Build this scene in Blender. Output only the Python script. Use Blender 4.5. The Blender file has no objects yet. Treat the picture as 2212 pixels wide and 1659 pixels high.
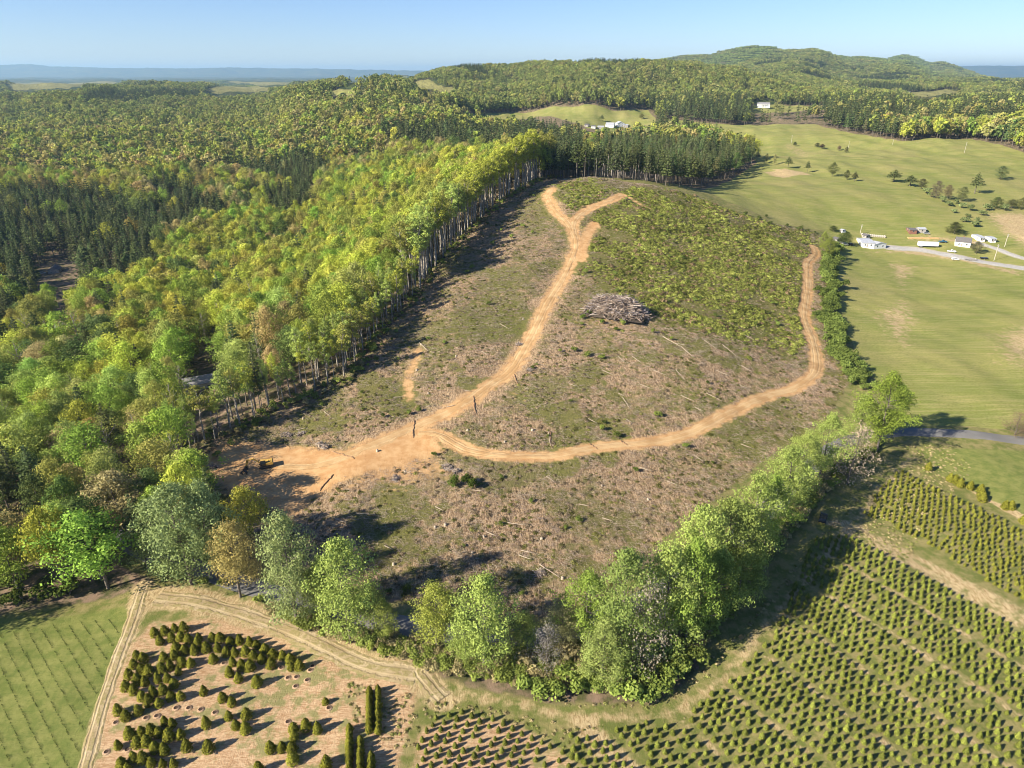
import bpy, math, random
import numpy as np
R = math.radians
rng = np.random.default_rng(7)
random.seed(7)
sc = bpy.context.scene
COL = sc.collection

# ------------------------------------------------------------------ camera, sky, sun, exposure
F = 1473.0; PITCH = R(24.5); CAMZ = 115.0
cam = bpy.data.cameras.new('camera'); camo = bpy.data.objects.new('camera', cam); COL.objects.link(camo)
cam.sensor_width = 36.0; cam.lens = 36.0*F/2212.0; cam.clip_start = 1.0; cam.clip_end = 120000
camo.location = (0, 0, CAMZ); camo.rotation_euler = (R(90)-PITCH, 0, 0)
sc.camera = camo
SUN_EL, SUN_AZ = 30.0, 242.0
w = bpy.data.worlds.new('World'); sc.world = w; w.use_nodes = True
wn = w.node_tree.nodes; bg = wn['Background']
sky = wn.new('ShaderNodeTexSky'); sky.sky_type = 'NISHITA'; sky.sun_disc = False
sky.sun_elevation = R(SUN_EL); sky.sun_rotation = R(SUN_AZ); sky.altitude = 900
sky.air_density = 1.0; sky.dust_density = 0.1; sky.ozone_density = 3.0
tn = wn.new('ShaderNodeMix'); tn.data_type = 'RGBA'; tn.blend_type = 'MULTIPLY'; tn.inputs[0].default_value = 1.0; tn.inputs[7].default_value = (0.90, 0.99, 1.26, 1)
w.node_tree.links.new(sky.outputs[0], tn.inputs[6]); w.node_tree.links.new(tn.outputs[2], bg.inputs[0]); bg.inputs[1].default_value = 0.055
sun = bpy.data.lights.new('sun', 'SUN'); sun.energy = 5.0; sun.angle = R(0.5); sun.color = (1.0, 0.90, 0.74)
suno = bpy.data.objects.new('sun', sun); COL.objects.link(suno)
sd = (math.sin(R(SUN_AZ))*math.cos(R(SUN_EL)), math.cos(R(SUN_AZ))*math.cos(R(SUN_EL)), math.sin(R(SUN_EL)))
from mathutils import Vector
suno.rotation_euler = Vector(sd).to_track_quat('Z', 'Y').to_euler()
vs = sc.view_settings; vs.view_transform = 'Standard'; vs.look = 'None'; vs.gamma = 1.0; vs.exposure = 1.2
sc.render.engine = 'CYCLES'; sc.cycles.filter_width = 1.0
sc.cycles.volume_bounces = 0; sc.cycles.max_bounces = 5; sc.cycles.diffuse_bounces = 2
sc.cycles.transmission_bounces = 2; sc.cycles.transparent_max_bounces = 4

# ------------------------------------------------------------------ terrain height
def ray(px, py):
    x = (np.asarray(px, float)-1106)/F; yc = (829.5-np.asarray(py, float))/F
    return x, math.cos(PITCH)+yc*math.sin(PITCH), -math.sin(PITCH)+yc*math.cos(PITCH)
CP = [  # px, py, 'z' height or 'd' distance, value
 (0,1659,'z',0),(550,1659,'z',0),(1106,1659,'z',0),(1650,1659,'z',0),(2212,1659,'z',0),(0,1400,'z',0),(330,1240,'z',0),
 (900,1450,'z',0),(1400,1520,'z',-1),(1640,1300,'z',0),(1800,1100,'z',0),(2000,1250,'z',0),(2212,1300,'z',0),
 (2212,1000,'z',0),(1990,930,'z',0),(1900,800,'z',2),(2100,700,'z',0),(2212,560,'z',0),(2000,540,'z',0),(1850,530,'z',1),
 (450,960,'z',0),(600,1000,'z',0),(570,1110,'z',-1),(900,930,'z',3),(900,1150,'z',0),(1200,1200,'z',0),(1300,1300,'z',-1),
 (1060,960,'z',3),(1200,700,'z',14),(1240,500,'z',30),(1300,620,'z',19),(1280,385,'z',44),(1190,395,'z',42),(1750,700,'z',3),
 (1760,530,'z',7),(1480,410,'z',36),(1380,392,'z',43),(1650,475,'z',19),(1830,800,'z',2),(1820,600,'z',3),(1500,940,'z',2),(1700,860,'z',2),
 (1500,750,'z',12),(1500,640,'z',14),(1500,560,'z',19),(1500,480,'z',27),(1700,600,'z',9),(735,820,'z',6),(900,640,'z',14),
 (1000,520,'z',23),(1130,405,'z',39),(440,800,'z',-14),(130,705,'z',-32),(110,585,'z',-36),(0,900,'z',-20),(200,1000,'z',-8),
 (0,1150,'z',-4),(300,900,'z',-10),(0,1270,'z',-1),
]
CPW = [  # world x, y, z (hidden ground)
 (-160,545,-28),(-360,545,-34),(-420,900,-14),(-180,900,-10),(-60,700,20),(-700,1000,-10),(-900,1400,2),(-500,1400,4),(-100,1000,18),
 (90,640,24),(150,700,20),(240,640,21),(330,800,21),(300,600,20),(330,700,20),(400,700,20),(480,700,18),(350,1300,20),(420,1300,26),(560,1000,22),
 (650,900,26),(350,1000,14),(470,980,17),(80,1600,28),(200,1420,6),(120,1450,8),(300,1800,30),(1200,2000,42),(1050,1400,46),(800,1000,34),
 (640,1700,44),(400,2300,50),(-700,2000,22),(-1500,2000,10),(1900,3000,55),(0,3000,50),(-2500,3500,40),
 (0,6000,20),(-5000,6000,10),(5000,6000,30),(0,12000,10),(-10000,12000,0),(10000,12000,0),(0,40000,0),(-38000,40000,0),(38000,40000,0),
 (560,562,14),(380,560,10),(620,700,16),(0,20,0),(200,20,0),(-200,20,0),(-120,350,-8),(-80,480,2),(-20,560,30),
]
def warp(x, y): return x/(y+150.0)*1.2, np.log(y+150.0)
_pts = []
for px, py, k, v in CP:
    a, b, c = ray(px, py); t = (v-CAMZ)/c
    _pts.append((a*t, b*t, v))
_pts = np.array(_pts + CPW, float)
_u, _v = warp(_pts[:,0], _pts[:,1])
def _k(r2): return 0.5*r2*np.log(r2+1e-9)
n = len(_pts)
A = np.zeros((n+3, n+3)); A[:n,:n] = _k((_u[:,None]-_u)**2+(_v[:,None]-_v)**2) + np.eye(n)*0.002
A[:n,n] = 1; A[:n,n+1] = _u; A[:n,n+2] = _v; A[n:,:n] = A[:n,n:].T
_w = np.linalg.solve(A, np.concatenate([_pts[:,2], [0,0,0]]))
def base(x, y):
    x = np.asarray(x, float); y = np.asarray(y, float); sh = x.shape
    u, v = warp(x.ravel(), y.ravel()); out = _w[n] + _w[n+1]*u + _w[n+2]*v
    for i in range(n): out += _w[i]*_k((u-_u[i])**2+(v-_v[i])**2)
    return out.reshape(sh)
class Fbm:
    def __init__(s, wl, seed, oct=3, per=5):
        r = np.random.default_rng(seed); s.c = []
        for o in range(oct):
            for _ in range(per):
                a = r.uniform(0, 2*math.pi); k = 2*math.pi/(wl*0.55**o)*r.uniform(.7, 1.3)
                s.c.append((math.cos(a)*k, math.sin(a)*k, r.uniform(0, 6.28), 0.5**o/math.sqrt(per)*1.2))
    def __call__(s, x, y):
        o = np.zeros(np.shape(x))
        for a, b, p, g in s.c: o = o + g*np.sin(a*x+b*y+p)
        return o
N40, N300, N900, N12 = Fbm(45, 1), Fbm(320, 2), Fbm(1000, 3, 4), Fbm(11, 9)
def crest(tab):
    a = []; e = []
    for px, py in tab:
        dx, dy, dz = ray(px, py); a.append(dx/dy); e.append(dz/dy)
    return np.array(a), np.array(e)
RIDGES = [  # skyline table (px, py of bare ground), distance, front width, back width, wobble
 (crest([(560,215),(640,194),(700,182),(760,176),(800,177),(850,184),(900,190),(960,196),(1040,206)]), 1750, 650, 600, 30),
 (crest([(780,210),(860,185),(900,166),(940,156),(1000,143),(1100,139),(1200,136),(1300,132),(1400,133),(1480,136),(1600,150),(1750,190)]), 2500, 750, 700, 160),
 (crest([(1000,190),(1200,150),(1380,132),(1450,129),(1540,117),(1585,110),(1610,108),(1640,108),(1680,112),(1730,115),(1755,112),(1800,118),(1850,122),(1890,124),(1930,134),(1990,146),(2060,157),(2130,166),(2300,172)]), 6200, 1900, 1200, 420),
 (crest([(1860,150),(1920,126),(1955,116),(1985,126),(2010,134),(2035,131),(2060,140),(2110,158),(2150,170)]), 7600, 700, 700, 100),
 (crest([(-200,215),(0,208),(60,204),(200,200),(330,204),(430,210),(520,216)]), 2200, 450, 500, 80),
 (crest([(180,200),(260,188),(380,184),(430,188),(450,199)]), 3300, 350, 300, 60),
 (crest([(440,190),(560,180),(700,176),(800,178),(880,182)]), 4300, 600, 500, 120),
 (crest([(-200,182),(0,176),(120,178),(280,178),(320,184),(500,186)]), 4700, 600, 500, 120),
 (crest([(780,166),(850,160),(880,160),(900,165)]), 9000, 900, 900, 100),
]
FAR = (crest([(-400,146),(-60,143),(0,141),(60,138),(110,144),(250,147),(400,148),(500,146),(700,149),(850,152),(1100,155),(1500,156),(1900,152),(2050,143),(2120,142),(2212,143),(2600,142)]), 27000, 2200, 2500, 500)
def H0(x, y):
    f1 = np.clip((y-520)/600, 0, 1); f2 = np.clip((y-1600)/1500, 0, 1)
    return base(x, y) + (0.28+.25*np.clip((y-600)/300, 0, 1))*N40(x, y) + 3.2*f1*N300(x, y) + 9.0*f2*N900(x, y)
CREST = []
for _i, ((_a, _e), _D, _wf, _wb, _wo) in enumerate(RIDGES+[FAR]):
    aa = np.linspace(_a[0], _a[-1], 160); Dv = _D + _wo*np.sin(aa*17+_i*2.1) + _wo*.5*np.sin(aa*41+_i)
    cz = np.maximum(CAMZ + Dv*np.interp(aa, _a, _e) - (16 if _D < 9500 else 0) - H0(aa*Dv, Dv), 0)
    kk = max(2, int(0.05/(aa[1]-aa[0]))); fade = np.minimum(1, np.minimum(np.arange(160), np.arange(160)[::-1])/min(kk, 25))
    CREST.append((aa, cz*fade*fade*(3-2*fade)))
def H(x, y):
    x = np.asarray(x, float); y = np.asarray(y, float)
    z = H0(x, y); up = np.zeros(x.shape)
    ys = np.maximum(y, 50.0); a = x/ys
    for i, ((ta, te), D, wf, wb, wob) in enumerate(RIDGES+[FAR]):
        Dv = D + wob*np.sin(a*17+i*2.1) + wob*.5*np.sin(a*41+i)
        cz = np.interp(a, *CREST[i], left=0, right=0)
        t = (ys-Dv)/np.where(ys < Dv, wf, wb)
        sp = 1 + 0.12*np.exp(-(t*t-0.7)**2*3)*N900(x*1.3, y*0.7)*np.clip(np.abs(t)*2, 0, 1)
        up = np.maximum(up, cz*np.exp(-t*t)*sp)
    return z + up
def P(pts, h=0.0):
    """photo points (2212 wide) -> world points on the terrain (or h above it)"""
    pts = np.array(pts, float).reshape(-1, 2); dx, dy, dz = ray(pts[:,0], pts[:,1])
    ts = np.exp(np.linspace(math.log(70), math.log(30000), 340))
    X = dx[:,None]*ts; Y = dy[:,None]*ts; Z = CAMZ + dz[:,None]*ts
    below = Z < H(X, Y)+h
    i = np.argmax(below, 1); i = np.where(below.any(1), i, len(ts)-1); i = np.maximum(i, 1)
    lo = ts[i-1]; hi = ts[i]
    for _ in range(14):
        m = (lo+hi)/2; u = CAMZ+dz*m < H(dx*m, dy*m)+h
        hi = np.where(u, m, hi); lo = np.where(u, lo, m)
    return np.stack([dx*hi, dy*hi], 1)
def project(x, y, z):
    cz = y*math.cos(PITCH)-(z-CAMZ)*math.sin(PITCH); cy = y*math.sin(PITCH)+(z-CAMZ)*math.cos(PITCH)
    return 1106+F*x/cz, 829.5-F*cy/cz
def hfor(bx, by, top_py):
    _, dy, dz = ray(0, top_py); return CAMZ + dz/dy*by - float(H(bx, by))
def pip(X, Y, poly):
    ins = np.zeros(X.shape, bool); j = len(poly)-1
    for i in range(len(poly)):
        xi, yi = poly[i]; xj, yj = poly[j]
        if yi != yj:
            ins ^= ((yi > Y) != (yj > Y)) & (X < (xj-xi)*(Y-yi)/(yj-yi)+xi)
        j = i
    return ins
def dseg(X, Y, line, closed=False):
    d = np.full(X.shape, 1e9); L = list(line)+([line[0]] if closed else [])
    for (x0, y0), (x1, y1) in zip(L[:-1], L[1:]):
        ex, ey = x1-x0, y1-y0; t = np.clip(((X-x0)*ex+(Y-y0)*ey)/(ex*ex+ey*ey+1e-9), 0, 1)
        d = np.minimum(d, np.hypot(X-x0-t*ex, Y-y0-t*ey))
    return d
def pmask(X, Y, poly, soft):
    """0.5 on the outline, rising to 1 over soft metres inside"""
    poly = np.asarray(poly); out = np.zeros(X.shape)
    bb = (X > poly[:,0].min()-soft) & (X < poly[:,0].max()+soft) & (Y > poly[:,1].min()-soft) & (Y < poly[:,1].max()+soft)
    if bb.any():
        x = X[bb]; y = Y[bb]; s = np.where(pip(x, y, poly), 1, -1)*dseg(x, y, poly, True)
        out[bb] = np.clip(.5+.5*s/soft, 0, 1)
    return out
def spline(pts, step=2.0):
    pts = np.asarray(pts, float); out = []
    q = np.vstack([2*pts[0]-pts[1], pts, 2*pts[-1]-pts[-2]])
    for i in range(1, len(q)-2):
        L = max(2, int(np.linalg.norm(q[i+1]-q[i])/step))
        t = np.linspace(0, 1, L, endpoint=False)[:,None]
        out.append(.5*((2*q[i])+(-q[i-1]+q[i+1])*t+(2*q[i-1]-5*q[i]+4*q[i+1]-q[i+2])*t**2+(-q[i-1]+3*q[i]-3*q[i+1]+q[i+2])*t**3))
    out.append(pts[-1:]); return np.vstack(out)

# ------------------------------------------------------------------ land-use outlines
G = {}
G['clearcut'] = P([(415,1010),(480,950),(600,890),(735,830),(830,725),(900,645),(950,575),(1000,522),(1060,462),(1130,412),(1190,388),(1290,383),(1380,396),(1480,416),(1560,448),(1660,480),(1740,498),(1795,515),(1800,560),(1790,700),(1805,790),(1840,815),(1790,900),(1640,1000),(1540,1080),(1450,1150),(1300,1280),(1210,1330),(1000,1320),(800,1280),(620,1225),(540,1180),(470,1100)])
G['brush'] = P([(1275,470),(1350,408),(1480,420),(1660,482),(1750,502),(1750,600),(1738,745),(1700,775),(1600,735),(1480,715),(1400,690),(1340,640),(1290,620),(1265,550)])
G['crestbrush'] = P([(1205,400),(1250,387),(1300,390),(1335,412),(1300,432),(1250,458),(1215,440),(1190,420)])
G['landing'] = P([(430,1000),(480,955),(620,963),(760,972),(860,930),(930,930),(960,975),(850,1010),(740,1040),(680,1075),(640,1115),(560,1090),(495,1060)])
G['field_near'] = P([(1800,560),(1815,525),(1850,540),(1930,560),(2050,565),(2212,590),(2450,600),(2500,960),(2212,930),(1960,920),(1900,830),(1860,790),(1822,690),(1805,620)])
G['field_mid'] = np.vstack([[(152,556),(236,742),(288,836)], P([(1700,345),(1850,385),(1960,425),(2060,465),(2070,500),(1900,505),(1800,500),(1740,492),(1655,480)]), [(190,505),(160,520)]])
G['field_far'] = np.array(list(P([(1390,268),(1450,258),(1560,268),(1700,268),(1850,290),(1950,305),(2100,300),(2212,330),(2400,380),(2500,600),(2212,590),(2060,500),(1960,425),(1850,385),(1700,345)]))+[(288,836)]+list(P([(1610,338),(1550,305),(1450,285)])))
G['field_back'] = P([(1100,243),(1180,233),(1250,230),(1330,240),(1400,237),(1420,262),(1380,275),(1300,285),(1230,262),(1160,252),(940,252),(1020,246)])
G['pasture_small'] = P([(890,180),(960,188),(1000,195),(960,200),(900,190)])
G['pasture_knoll'] = P([(680,200),(740,192),(800,200),(740,208)])
G['meadow_far_a'] = P([(445,196),(480,186),(600,190),(560,198),(470,204)])
G['meadow_far_b'] = P([(540,176),(600,174),(640,178),(600,183),(540,182)])
G['meadow_far_c'] = P([(130,176),(190,174),(270,175),(250,180),(140,182)])
G['meadow_far_d'] = P([(700,178),(780,170),(830,172),(780,178)])
G['meadow_right'] = P([(1950,203),(2040,193),(2090,197),(2000,210)])
G['meadow_l'] = P([(10,180),(60,174),(130,176),(190,184),(150,192),(30,196)]); G['meadow_far_e'] = P([(470,176),(520,172),(620,172),(640,177),(560,181)])
G['house_lawn'] = P([(1620,246),(1622,232),(1640,224),(1780,228),(1800,236),(1700,243)])
G['plant_left'] = P([(325,1345),(460,1335),(600,1375),(720,1425),(860,1470),(900,1500),(860,1659),(700,1750),(190,1720),(240,1500),(285,1390)])
G['front_grass'] = P([(-200,1330),(0,1330),(250,1290),(340,1250),(480,1270),(600,1340),(760,1390),(900,1440),(1000,1480),(1200,1520),(1400,1520),(1480,1480),(1600,1360),(1750,1180),(1880,1050),(1960,960),(2212,965),(2500,990),(2700,1800),(-300,1800)])
G['seedling_field'] = P([(-120,1345),(110,1335),(265,1310),(290,1330),(240,1440),(195,1560),(165,1700),(-200,1720)])
G['lawn_right'] = P([(1990,970),(2212,975),(2400,990),(2400,1110),(2212,1110),(2100,1060),(2010,1015)])
LN = {}
LN['main'] = spline(P([(600,1010),(700,1003),(790,966),(900,922),(1000,872),(1060,830),(1110,790),(1155,710),(1185,650),(1225,585),(1245,530),(1232,492),(1200,455),(1182,425),(1192,408)]))
LN['branch'] = spline(P([(1240,505),(1240,478),(1270,452),(1320,433),(1345,420)]))
LN['right'] = spline(P([(905,935),(950,940),(1000,968),(1080,984),(1200,985),(1280,968),(1400,955),(1490,935),(1580,890),(1660,855),(1720,837),(1762,800),(1757,740),(1738,680),(1745,620),(1745,570),(1762,548),(1755,530)]))
LN['spur'] = spline(P([(885,860),(880,825),(895,780),(905,750)]))
LN['upper'] = spline(P([(1255,560),(1262,520),(1285,480)]))
LN['top'] = spline(P([(1345,420),(1380,440),(1400,450)]))
LN['paved'] = spline(P([(250,1150),(330,1200),(450,1235),(600,1285),(700,1310),(880,1352),(1050,1375),(1200,1372),(1330,1325),(1450,1265),(1560,1190),(1640,1120),(1710,1050),(1790,975),(1860,945),(1950,932),(2050,936),(2212,952),(2400,975)]))
LN['farm_track'] = spline(P([(340,1290),(450,1305),(600,1352),(700,1395),(800,1440),(920,1462)]))
LN['grass_track'] = spline(P([(920,1470),(1000,1495),(1100,1518),(1230,1545),(1350,1553),(1430,1545),(1520,1500),(1600,1420),(1700,1300),(1800,1180),(1900,1060),(1975,985)]))
LN['left_track'] = spline(P([(310,1265),(285,1340),(255,1420),(228,1500),(205,1580),(175,1700)]))
LN['entry'] = spline(P([(955,1510),(920,1470),(905,1450),(925,1430),(930,1405)]))
LN['gravel'] = spline(P([(1920,535),(1990,540),(2060,553),(2150,570),(2212,580),(2400,600)]))
LN['lane2'] = spline(P([(2115,525),(2160,540),(2212,558),(2350,600)]))

# ------------------------------------------------------------------ node helper
class NT:
    def __init__(s, name):
        s.m = bpy.data.materials.new(name); s.m.use_nodes = True; s.t = s.m.node_tree; s.t.nodes.clear()
        s.out = s.n('ShaderNodeOutputMaterial')
    def n(s, typ, **k):
        nd = s.t.nodes.new(typ)
        for a, b in k.items(): setattr(nd, a, b)
        return nd
    def l(s, a, b): s.t.links.new(a, b)
    def set(s, sock, v):
        if isinstance(v, bpy.types.NodeSocket): s.l(v, sock)
        elif v is not None:
            try: sock.default_value = v
            except Exception: sock.default_value = (*v, 1)
    def math(s, op, a, b=None, c=None, clamp=False):
        nd = s.n('ShaderNodeMath', operation=op, use_clamp=clamp)
        for i, v in enumerate((a, b, c)): s.set(nd.inputs[i], v)
        return nd.outputs[0]
    def mix(s, f, a, b, mode='MIX'):
        nd = s.n('ShaderNodeMix', data_type='RGBA', blend_type=mode)
        s.set(nd.inputs[0], f); s.set(nd.inputs[6], a); s.set(nd.inputs[7], b); return nd.outputs[2]
    def pos(s, scale=(1,1,1), rot=(0,0,0), obj=False):
        src = s.n('ShaderNodeTexCoord').outputs['Object'] if obj else s.n('ShaderNodeNewGeometry').outputs['Position']
        mp = s.n('ShaderNodeMapping'); s.l(src, mp.inputs[0]); mp.inputs['Scale'].default_value = scale; mp.inputs['Rotation'].default_value = rot
        return mp.outputs[0]
    def noise(s, vec, scale, detail=3, rough=.5, dist=0):
        nd = s.n('ShaderNodeTexNoise'); s.l(vec, nd.inputs['Vector']); nd.inputs['Scale'].default_value = scale
        nd.inputs['Detail'].default_value = detail; nd.inputs['Roughness'].default_value = rough; nd.inputs['Distortion'].default_value = dist
        return nd.outputs[0]
    def step(s, v, a, b):
        nd = s.n('ShaderNodeMapRange', interpolation_type='SMOOTHSTEP'); s.set(nd.inputs[0], v)
        nd.inputs[1].default_value = a; nd.inputs[2].default_value = b; return nd.outputs[0]
    def bsdf(s, col, rough=.9, metal=0, spec=.2, normal=None):
        b = s.n('ShaderNodeBsdfPrincipled'); s.set(b.inputs['Base Color'], col); s.set(b.inputs['Roughness'], rough)
        b.inputs['Metallic'].default_value = metal; b.inputs['Specular IOR Level'].default_value = spec
        if normal: s.l(normal, b.inputs['Normal'])
        s.l(b.outputs[0], s.out.inputs[0]); return s.m
    def bump(s, h, strength=.5, dist=.2):
        b = s.n('ShaderNodeBump'); b.inputs['Strength'].default_value = strength; b.inputs['Distance'].default_value = dist
        s.l(h, b.inputs['Height']); return b.outputs[0]

def ground_material():
    s = NT('ground'); p = s.pos()
    fine = s.noise(p, 1.5, 6, .75); med = s.noise(p, .33, 4, .6); big = s.noise(p, .035, 4, .55); huge = s.noise(p, .008, 3, .5)
    streak = s.noise(s.pos((1.9,.45,1), (0,0,.6)), 1.1, 4, .7, 1.2)
    streak2 = s.noise(s.pos((.5,2.2,1), (0,0,.25)), 1.0, 4, .7, 1.5)
    at = []
    for nm in ('ma','mb','mc'):
        a = s.n('ShaderNodeAttribute', attribute_name=nm); sp = s.n('ShaderNodeSeparateColor'); s.l(a.outputs['Color'], sp.inputs[0]); at += list(sp.outputs[:3])
    def wgt(i, amp=.5, wdt=.12, nz=None):
        v = s.math('ADD', at[i], s.math('MULTIPLY', s.math('SUBTRACT', nz or med, .5), amp))
        return s.step(v, .5-wdt, .5+wdt)
    # forest floor
    c = s.mix(s.step(med, .35, .65), (.24,.17,.12), (.08,.085,.035))
    # pasture grass
    mow = s.noise(s.pos((.05,1.6,1), (0,0,R(-66))), .6, 5, .75)
    g = s.mix(s.step(big, .35, .68), (.185,.215,.052), (.27,.265,.08))
    g = s.mix(s.math('MULTIPLY', s.step(huge, .5, .7), .55), g, (.30,.25,.11))
    g = s.mix(s.math('MULTIPLY', s.step(mow, .45, .62), .6), g, (.37,.32,.14))
    g = s.mix(s.math('MULTIPLY', s.step(fine, .46, .62), .6), g, (.11,.125,.03))
    c = s.mix(wgt(0, .25, .06), c, g)
    # cut-over ground with slash
    d = s.mix(s.step(streak, .38, .62), (.17,.11,.062), (.49,.35,.21))
    d = s.mix(s.math('MULTIPLY', s.step(streak2, .56, .66), .75), d, (.46,.38,.28))
    d = s.mix(s.math('MULTIPLY', s.step(fine, .53, .66), .8), d, (.06,.045,.028))  # dark flecks: small shadows among the slash, painted into the colour
    d = s.mix(s.math('MULTIPLY', s.step(s.math('ADD', big, s.math('MULTIPLY', med, .6)), .74, .92), .75), d, (.115,.125,.035))
    c = s.mix(wgt(1, .5, .1), c, d)
    d = s.mix(s.math('MULTIPLY', s.step(huge, .42, .62), .5), d, s.mix(streak, (.13,.10,.05), (.30,.24,.14)))
    # greener cover on cut-over ground
    b = s.mix(s.step(fine, .4, .62), (.10,.11,.03), (.20,.19,.055))
    b = s.mix(s.math('MULTIPLY', s.step(streak2, .6, .7), .5), b, (.24,.19,.11))
    c = s.mix(s.math('MULTIPLY', wgt(2, 1.1, .16), .85), c, b)
    # rough grass verge
    v = s.mix(s.step(med, .35, .65), (.13,.15,.04), (.25,.215,.09))
    v = s.mix(s.math('MULTIPLY', s.step(streak, .52, .7), .5), v, (.33,.27,.13))
    v = s.mix(s.math('MULTIPLY', s.step(fine, .5, .7), .5), v, (.07,.085,.02))
    c = s.mix(wgt(4, .3, .1), c, v)
    # dry straw and tan soil
    t = s.mix(s.step(streak, .35, .6), (.26,.18,.085), (.50,.39,.22))
    t = s.mix(s.math('MULTIPLY', s.step(fine, .5, .7), .5), t, (.19,.15,.07))
    c = s.mix(wgt(5, .9, .16), c, t)
    # green mown field
    m = s.mix(s.step(med, .3, .7), (.13,.16,.04), (.22,.225,.07))
    m = s.mix(s.math('MULTIPLY', s.step(streak2, .5, .7), .4), m, (.06,.09,.02))
    m = s.mix(s.math('MULTIPLY', s.step(big, .6, .8), .5), m, (.25,.24,.08))
    c = s.mix(wgt(7, .3, .1), c, m)
    # pinkish nursery soil
    r = s.mix(s.step(streak2, .38, .62), (.35,.215,.115), (.52,.37,.225))
    r = s.mix(s.math('MULTIPLY', s.step(s.math('ADD', med, s.math('MULTIPLY', big, .7)), .84, 1.0), .8), r, (.19,.20,.075))
    r = s.mix(s.math('MULTIPLY', s.step(fine, .6, .72), .45), r, (.14,.09,.05))
    c = s.mix(wgt(8, .5, .14), c, r)
    # bare orange dirt
    o = s.mix(s.step(med, .3, .7), (.41,.23,.10), (.52,.335,.165))
    o = s.mix(s.math('MULTIPLY', s.step(streak, .58, .68), .5), o, (.25,.14,.07))
    c = s.mix(wgt(3, .9, .13), c, o)
    # gravel
    c = s.mix(wgt(6, .4, .12), c, s.mix(fine, (.30,.28,.24), (.46,.42,.35)))
    hgt = s.math('ADD', s.math('MULTIPLY', fine, .6), s.math('MULTIPLY', streak, .5))
    amp = s.math('MULTIPLY', s.math('ADD', .3, s.math('MULTIPLY', at[1], 1.1)), s.math('SUBTRACT', 1.05, at[3]))
    hgt = s.math('MULTIPLY', hgt, amp)
    return s.bsdf(c, .95, spec=.05, normal=s.bump(hgt, .9, .75))
M_GROUND = ground_material()

def canopy_material():   # hills kilometres away: unbroken woods
    s = NT('wooded_hillside'); p = s.pos()
    a = s.noise(p, .035, 4, .7); b = s.noise(p, .005, 4, .55); c2 = s.noise(p, .0016, 3, .5)
    c = s.mix(s.step(a, .35, .65), (.03,.05,.02), (.10,.115,.035))
    c = s.mix(s.step(b, .45, .65), c, s.mix(a, (.06,.07,.025), (.17,.14,.06)))
    c = s.mix(s.step(c2, .5, .62), c, s.mix(a, (.022,.04,.02), (.07,.09,.03)))
    at = s.n('ShaderNodeAttribute', attribute_name='ma'); sp = s.n('ShaderNodeSeparateColor'); s.l(at.outputs['Color'], sp.inputs[0])
    c = s.mix(s.step(sp.outputs[0], .4, .6), c, (.21,.20,.075))
    return s.bsdf(c, .95, spec=.05, normal=s.bump(a, 1.0, 14))
M_CANOPY = canopy_material()

# ------------------------------------------------------------------ ground sheet
def arr_mesh(name, V, Fq, mats, fattr=None, matidx=None, smooth=False):
    me = bpy.data.meshes.new(name); V = np.asarray(V, np.float32); Fq = np.asarray(Fq, np.int32); k = Fq.shape[1]
    me.vertices.add(len(V)); me.vertices.foreach_set('co', V.ravel())
    me.loops.add(Fq.size); me.loops.foreach_set('vertex_index', Fq.ravel())
    me.polygons.add(len(Fq)); me.polygons.foreach_set('loop_start', np.arange(0, Fq.size, k, dtype=np.int32)); me.polygons.foreach_set('loop_total', np.full(len(Fq), k, np.int32))
    if smooth: me.polygons.foreach_set('use_smooth', np.ones(len(Fq), bool))
    for m in mats: me.materials.append(m)
    if matidx is not None: me.polygons.foreach_set('material_index', np.asarray(matidx, np.int32))
    me.update(calc_edges=True)
    if fattr is not None:
        a = me.attributes.new('lv', 'FLOAT', 'FACE'); a.data.foreach_set('value', np.asarray(fattr, np.float32))
    return me
def link(me, name, parent=None, **props):
    o = bpy.data.objects.new(name, me); COL.objects.link(o)
    if parent: o.parent = parent
    for k, v in props.items(): o[k] = v
    return o
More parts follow.
